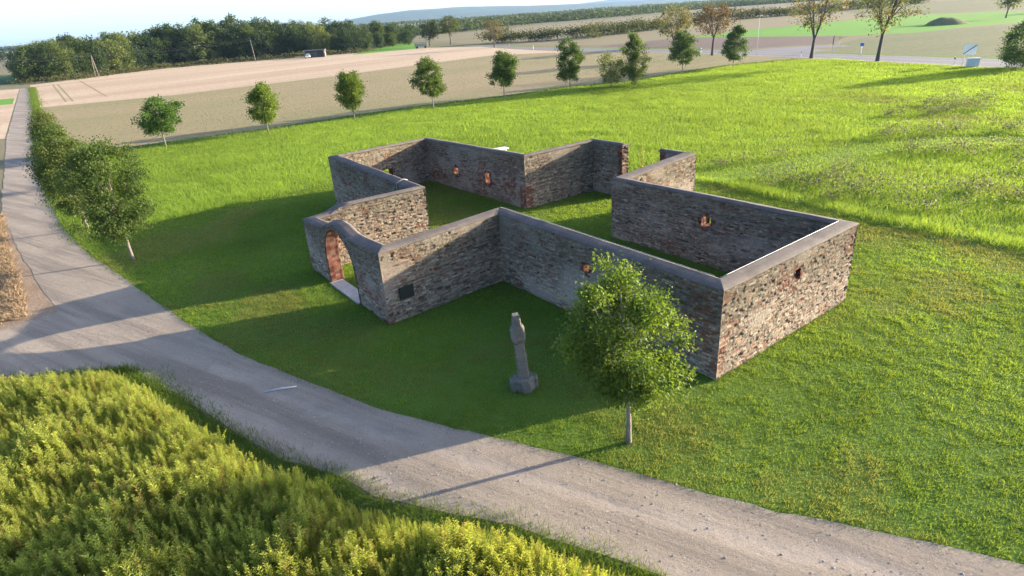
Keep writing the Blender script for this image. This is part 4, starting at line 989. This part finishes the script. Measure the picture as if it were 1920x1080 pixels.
# dried maize at the left edge
mz = [(-34.5, 41.3), (-29.0, 34.0), (-24.0, 28.0), (-21.8, 25.2), (-20.6, 23.6), (-22.4, 22.3), (-27, 21.2), (-40, 18.5), (-45, 30)]
x, y = scatter(mz, 80); k = in_view(x, y, 120); x, y = x[k], y[k]
ed = edge_dist(x, y, mz[:6]); tall = sstep(1.3, 0.3, ed)
rp = np.repeat(np.arange(len(x)), 7); h = (0.04 + 0.20 * tall * rng.uniform(0.4, 1.1, len(x)))[rp] * rng.uniform(0.4, 1.1, len(rp))
cl = mixcol(len(rp), (0.36, 0.26, 0.16), (0.46, 0.36, 0.22), (0.20, 0.14, 0.095), seed=17)
v_, f_, c_ = blades(x[rp] + rng.normal(0, .08, len(rp)), y[rp] + rng.normal(0, .08, len(rp)), h, 0.05, cl, 1.0, 18)
tag(np_mesh('dry_maize', v_, f_, M['dry'], c_), 'dry straw coloured maize stalks at the left edge of the track', 'maize', None, 'stuff')
# loose stones on the track
def pebbles(n, poly, smin, smax, seed):
    x, y = scatter(poly, n); k = in_view(x, y, 60) & (np.hypot(x, y) < 34); x, y = x[k], y[k]; N = len(x)
    r = np.random.default_rng(seed); s_ = smin + (smax - smin) * r.uniform(0, 1, N) ** 4
    O = np.array([(1, 0, 0), (0, 1, 0), (-1, 0, 0), (0, -1, 0), (0, 0, 1)]); jit = r.uniform(0.6, 1.3, (N, 5, 3))
    V = O[None] * jit * s_[:, None, None] * np.array((1, 1, 0.6)); a = r.uniform(0, 6.28, N); ca, sa = np.cos(a)[:, None], np.sin(a)[:, None]
    W = np.stack([V[..., 0] * ca - V[..., 1] * sa + x[:, None], V[..., 0] * sa + V[..., 1] * ca + y[:, None], V[..., 2] + 0.018], -1)
    F = np.array([(0, 1, 4), (1, 2, 4), (2, 3, 4), (3, 0, 4)]); Ff = (F[None] + (np.arange(N) * 5)[:, None, None]).reshape(-1, 3)
    c = mixcol(N, (0.40, 0.36, 0.32), (0.28, 0.24, 0.21), (0.52, 0.49, 0.46), seed=seed)
    return W.reshape(-1, 3), Ff, np.repeat(c, 5, 0)
V, F, cc = pebbles(34, track_right + track_low + track_left, 0.008, 0.042, 3)
tag(np_mesh('loose_gravel', V, F, M['masonry'], cc), 'loose pale stones scattered on the gravel track', 'gravel', None, 'stuff')

# ------------------------------------------------------------------ small things
def mullein(loc, h, label):
    o = tag(empty('mullein_plant', (loc[0], loc[1], 0)), label, 'plant')
    MB().tube([(0, 0, -.05), (0.02, 0, h * .5), (0.03, 0.01, h)], [0.03, 0.022, 0.012], 6).build('stem', plain('mullein_stem', (0.25, 0.27, 0.10), 0.8), o)
    r = np.random.default_rng(5); z = r.uniform(0.2, 1, 320) * h; P = np.stack([r.normal(0, .05, 320), r.normal(0, .05, 320), z], 1)
    V, F, c = leaf_quads(P, 0.10, -.3, mixcol(320, (0.22, 0.26, 0.06), (0.45, 0.42, 0.08), seed=3), 6); np_mesh('leaves', V, F, M['leaf'], c, False, o)
mp = ground_at(1203, 345)
mullein(mp, 2.3, 'tall yellowish flower stalk growing inside the back opening of the ruin')
bp = ground_at(938, 299)
tb = tag(empty('stone_table', (bp[0], bp[1], 0), rad(30)), 'white stone table on the meadow behind the left arm of the ruin', 'table')
MB().box((0, 0, 0.82), (1.35, 0.7, 0.10), 0, 0.02).build('tabletop', M['white'], tb)
for sx in (-0.45, 0.45): MB().box((sx, 0, 0.38), (0.16, 0.55, 0.78), 0, 0.02, 0.9).build('leg', M['white'], tb)

def post_sign(name, loc, rz, label, cat):
    return tag(empty(name, (loc[0], loc[1], 0), rz), label, cat)
p = ground_at(1812, 123)
s_ = post_sign('road_sign', p, rad(-30), 'white rectangular road sign with a dark diagonal bar beside the road', 'road sign')
MB().box((0, 0, 2.05), (1.45, 0.05, 1.25), 0, 0.02).build('panel', M['white'], s_)
MB().box((0, -0.032, 2.05), (1.75, 0.012, 0.11), rot=Matrix.Rotation(rad(-40), 4, 'Y')).build('bar', M['black'], s_)
for sx in (-0.5, 0.5): MB().tube([(sx, 0.05, -.1), (sx, 0.05, 2.6)], [0.035, 0.035], 8).build('post', M['pale_grey'], s_)
p = ground_at(1822, 126)
b_ = post_sign('utility_cabinet', p, rad(-22), 'pale grey utility cabinet below the white road sign at the road edge', 'cabinet')
MB().box((0, 0, 0.55), (1.35, 0.6, 1.1), 0, 0.03).build('body', M['pale_grey'], b_)
MB().box((0, 0, 1.13), (1.45, 0.7, 0.08), 0, 0.02).build('lid', M['white'], b_)
MB().box((0, -0.31, 0.55), (1.1, 0.02, 0.85), 0, 0.005).build('door', M['pale_grey'], b_)
p = ground_at(1613, 106)
b_ = post_sign('road_sign', p, rad(-25), 'round blue road sign on a short white post on the traffic island', 'road sign')
MB().tube([(0, 0, -.1), (0, 0, 2.3)], [0.06, 0.05], 8).build('post', M['white'], b_)
MB().tube([(0, -0.05, 1.9), (0, -0.02, 1.9)], [0.30, 0.30], 20).build('disc', M['blue'], b_)
p = ground_at(1560, 97)
b_ = post_sign('notice_board', p, rad(-27), 'tall grey notice board seen edge on beyond the road', 'notice board')
for sy in (-0.35, 0.35): MB().box((0, sy, 1.4), (0.10, 0.10, 2.9), 0, 0.01).build('post', M['pale_grey'], b_)
MB().box((0, 0, 2.0), (0.14, 1.0, 1.6), 0, 0.02).build('panel', M['dark_grey'], b_)
p = ground_at(1573, 88)
b_ = post_sign('road_sign', p, rad(-20), 'small pale yellow road sign right of the tall notice board', 'road sign')
MB().tube([(0, 0, -.1), (0, 0, 2.0)], [0.04, 0.04], 8).build('post', M['pale_grey'], b_)
MB().box((0, -0.05, 1.7), (0.7, 0.04, 0.6), 0, 0.01).build('panel', M['yellow'], b_)
dl = []
for i, (px, py, lab) in enumerate([(1788, 121, 'short white delineator post just left of the road sign with the diagonal bar'), (1502, 107, 'short white delineator post left of the forked roadside tree'),
                                   (1314, 100, 'short white delineator post between two dark young trees at the road'), (1080, 95, 'short white delineator post left of the tall spiky young tree'),
                                   (1000, 92, 'short white delineator post on the road right of the tan roadside tree'), (955, 88, 'short white delineator post at the road bend beside the tan roadside tree')]):
    p = ground_at(px, py); q = post_sign('delineator_post', p, 0.3 * i, lab, 'post'); q['group'] = 'white posts along the road'
    MB().box((0, 0, 0.5), (0.16, 0.14, 1.1), 0, 0.03, 0.85).build('body', M['white'], q); MB().box((0, 0, 0.82), (0.165, 0.145, 0.16), 0, 0.005).build('band', M['black'], q)
for px, py, hgt, lab in ((1418, 104, 7.0, 'thin pale lamp post beside the road right of the darkest young tree'),):
    p = ground_at(px, py); q = post_sign('lamp_post', p, 0.5, lab, 'lamp post')
    MB().tube([(0, 0, -.1), (0, 0, hgt)], [0.04, 0.025], 8).build('pole', M['pale_grey'], q); MB().box((0.4, 0, hgt), (0.7, 0.12, 0.06), 0, 0.03).build('lamp_head', M['pale_grey'], q)
# wires and poles in front of the wood
poles = []
for px, py, hh, lab in ((184, 145, 6.6, 'leaning grey wooden utility pole at the left end of the wood'), (478, 116, 7.4, 'grey wooden utility pole before the middle of the wood'), (-260, 190, 7.5, 'wooden utility pole left of the track')):
    p = ground_at(px, py); q = post_sign('utility_pole', p, rad(35), lab, 'utility pole'); q['group'] = 'utility poles'
    MB().tube([(0.35, 0, -.2), (0, 0, hh)], [0.14, 0.09], 8).build('pole', M['wood_grey'], q)
    if px == 184: MB().tube([(-0.7, 0, -.2), (-0.05, 0, hh * .97)], [0.10, 0.08], 8).build('brace', M['wood_grey'], q)
    MB().box((0, 0, hh - 0.3), (0.12, 1.6, 0.12)).build('crossbar', M['wood_grey'], q); poles.append((p, hh))
def wire(a, b, lab):
    pts = []
    for i in range(15):
        t_ = i / 14; pts.append((a[0] * (1 - t_) + b[0] * t_, a[1] * (1 - t_) + b[1] * t_, a[2] * (1 - t_) + b[2] * t_ - 1.0 * 4 * t_ * (1 - t_) * 0.8))
    tag(MB().tube(pts, [0.012] * 15, 5).build('power_line', M['dark_grey']), lab, 'power line', 'power lines along the wood')
(pa, ha), (pb, hb), (pc_, hc) = poles
for s0, nm in ((-0.7, 'lower'), (0.7, 'upper')):
    z = 0.35 if s0 > 0 else -0.25
    wire((pc_[0], pc_[1] + s0, hc + z), (pa[0], pa[1] + s0, ha + z), f'{nm} overhead wire crossing the track towards the leaning pole')
    wire((pa[0], pa[1] + s0, ha + z), (pb[0], pb[1] + s0, hb + z), f'{nm} overhead wire in front of the wood between the two poles')
# shed and car by the wood
p = ground_at(592, 107.5)
sh = tag(empty('open_shed', (p[0], p[1], 0), rad(6)), 'low open field shed with dark grey roof at the edge of the wood', 'shed')
MB().box((0, 0.3, 2.35), (7.6, 3.4, 0.35), rot=Matrix.Rotation(rad(-7), 4, 'X')).build('roof', M['roof_grey'], sh)
MB().box((0, 1.7, 1.1), (7.2, 0.15, 2.2)).build('wall', M['dark_grey'], sh)
MB().box((3.5, 0.3, 1.1), (0.15, 2.7, 2.2)).build('wall', M['wood_grey'], sh)
for sx in (-3.5, 0.2, 3.2): MB().box((sx, -1.1, 1.0), (0.16, 0.16, 2.1)).build('post', M['wood_grey'], sh)
p = ground_at(578, 109)
cr_ = tag(empty('parked_car', (p[0], p[1], 0), rad(100)), 'small white car parked at the left end of the field shed', 'car')
mb = MB(); mb.box((0, 0, 0.62), (3.6, 1.6, 0.62), 0, 0.14); mb.box((-0.2, 0, 1.12), (2.1, 1.45, 0.62), 0, 0.12, 0.82); mb.build('body', M['white'], cr_)
mb = MB(); mb.box((-0.2, 0, 1.12), (2.13, 1.30, 0.36), 0, 0.05, 0.86); mb.box((-0.2, 0, 1.12), (1.6, 1.48, 0.34), 0, 0.05, 0.86); mb.build('window', M['glass'], cr_)
for sx in (-1.15, 1.15):
    for sy in (-0.75, 0.75): MB().tube([(sx, sy - .1, 0.31), (sx, sy + .1, 0.31)], [0.31, 0.31], 14).build('wheel', M['tyre'], cr_)
p = ground_at(790, 90.5)
tr = tag(empty('farm_trailer', (p[0], p[1], 0), rad(4)), 'long green grey farm trailer at the field end right of the wood', 'trailer')
MB().box((0, 0, 1.15), (4.9, 2.0, 0.9), 0, 0.05).build('body', M['green_paint'], tr); MB().box((0, 0, 2.0), (5.0, 2.1, 0.12), 0, 0.02).build('roof', M['dark_grey'], tr)
for sx in (-2.2, 2.2): MB().box((sx, 0, 1.75), (0.1, 1.9, 0.5)).build('post', M['dark_grey'], tr)
for sx in (-1.6, 1.6): MB().tube([(sx, -0.9, 0.4), (sx, -0.6, 0.4)], [0.4, 0.4], 14).build('wheel', M['tyre'], tr); MB().tube([(sx, 0.6, 0.4), (sx, 0.9, 0.4)], [0.4, 0.4], 14).build('wheel', M['tyre'], tr)
# earth mound far right
mx, my = G(1775, 46); nx_ = 26
Xg, Yg = np.meshgrid(np.linspace(-6, 6, nx_), np.linspace(-4, 4, 14), indexing='ij')
Z = 1.9 * np.clip(1 - (Xg / 5.8) ** 2 - (Yg / 3.8) ** 2, 0, 1) ** 0.8 * (0.6 + 0.8 * fbm(Xg * .25, Yg * .3, 3, 4)) - 0.1
idx = np.arange(nx_ * 14).reshape(nx_, 14); F = np.stack([idx[:-1, :-1], idx[1:, :-1], idx[1:, 1:], idx[:-1, 1:]], -1).reshape(-1, 4)
o = np_mesh('earth_mound', np.stack([Xg + mx, Yg + my, Z], -1).reshape(-1, 3), F, M['pale_pasture'], None, True); tag(o, 'grey green earth mound in the green field far right', 'mound', None, 'structure')

sa_, sb_ = ground_at(497, 737), ground_at(556, 727)
tag(MB().tube([(sa_[0], sa_[1], 0.04), ((sa_[0] + sb_[0]) / 2, (sa_[1] + sb_[1]) / 2 + 0.03, 0.05), (sb_[0], sb_[1], 0.045)], [0.03, 0.034, 0.028], 7).build('wooden_stick', M['paint']), 'thin pale wooden stick lying across the shaded gravel track', 'stick')

# ------------------------------------------------------------------ haze
hz = MB().box((2500, 4800, 146), (24000, 10400, 302)).build('haze', bpy.data.materials.new('haze_air')); hz['kind'] = 'stuff'
hm = hz.data.materials[0]; hm.use_nodes = True; hn = hm.node_tree.nodes; hn.remove(hn['Principled BSDF'])
pv = hn.new('ShaderNodeVolumePrincipled'); pv.inputs['Color'].default_value = (0.42, 0.66, 1.0, 1); pv.inputs['Density'].default_value = 0.00006; pv.inputs['Anisotropy'].default_value = 0.2
hm.node_tree.links.new(pv.outputs[0], hn['Material Output'].inputs['Volume'])
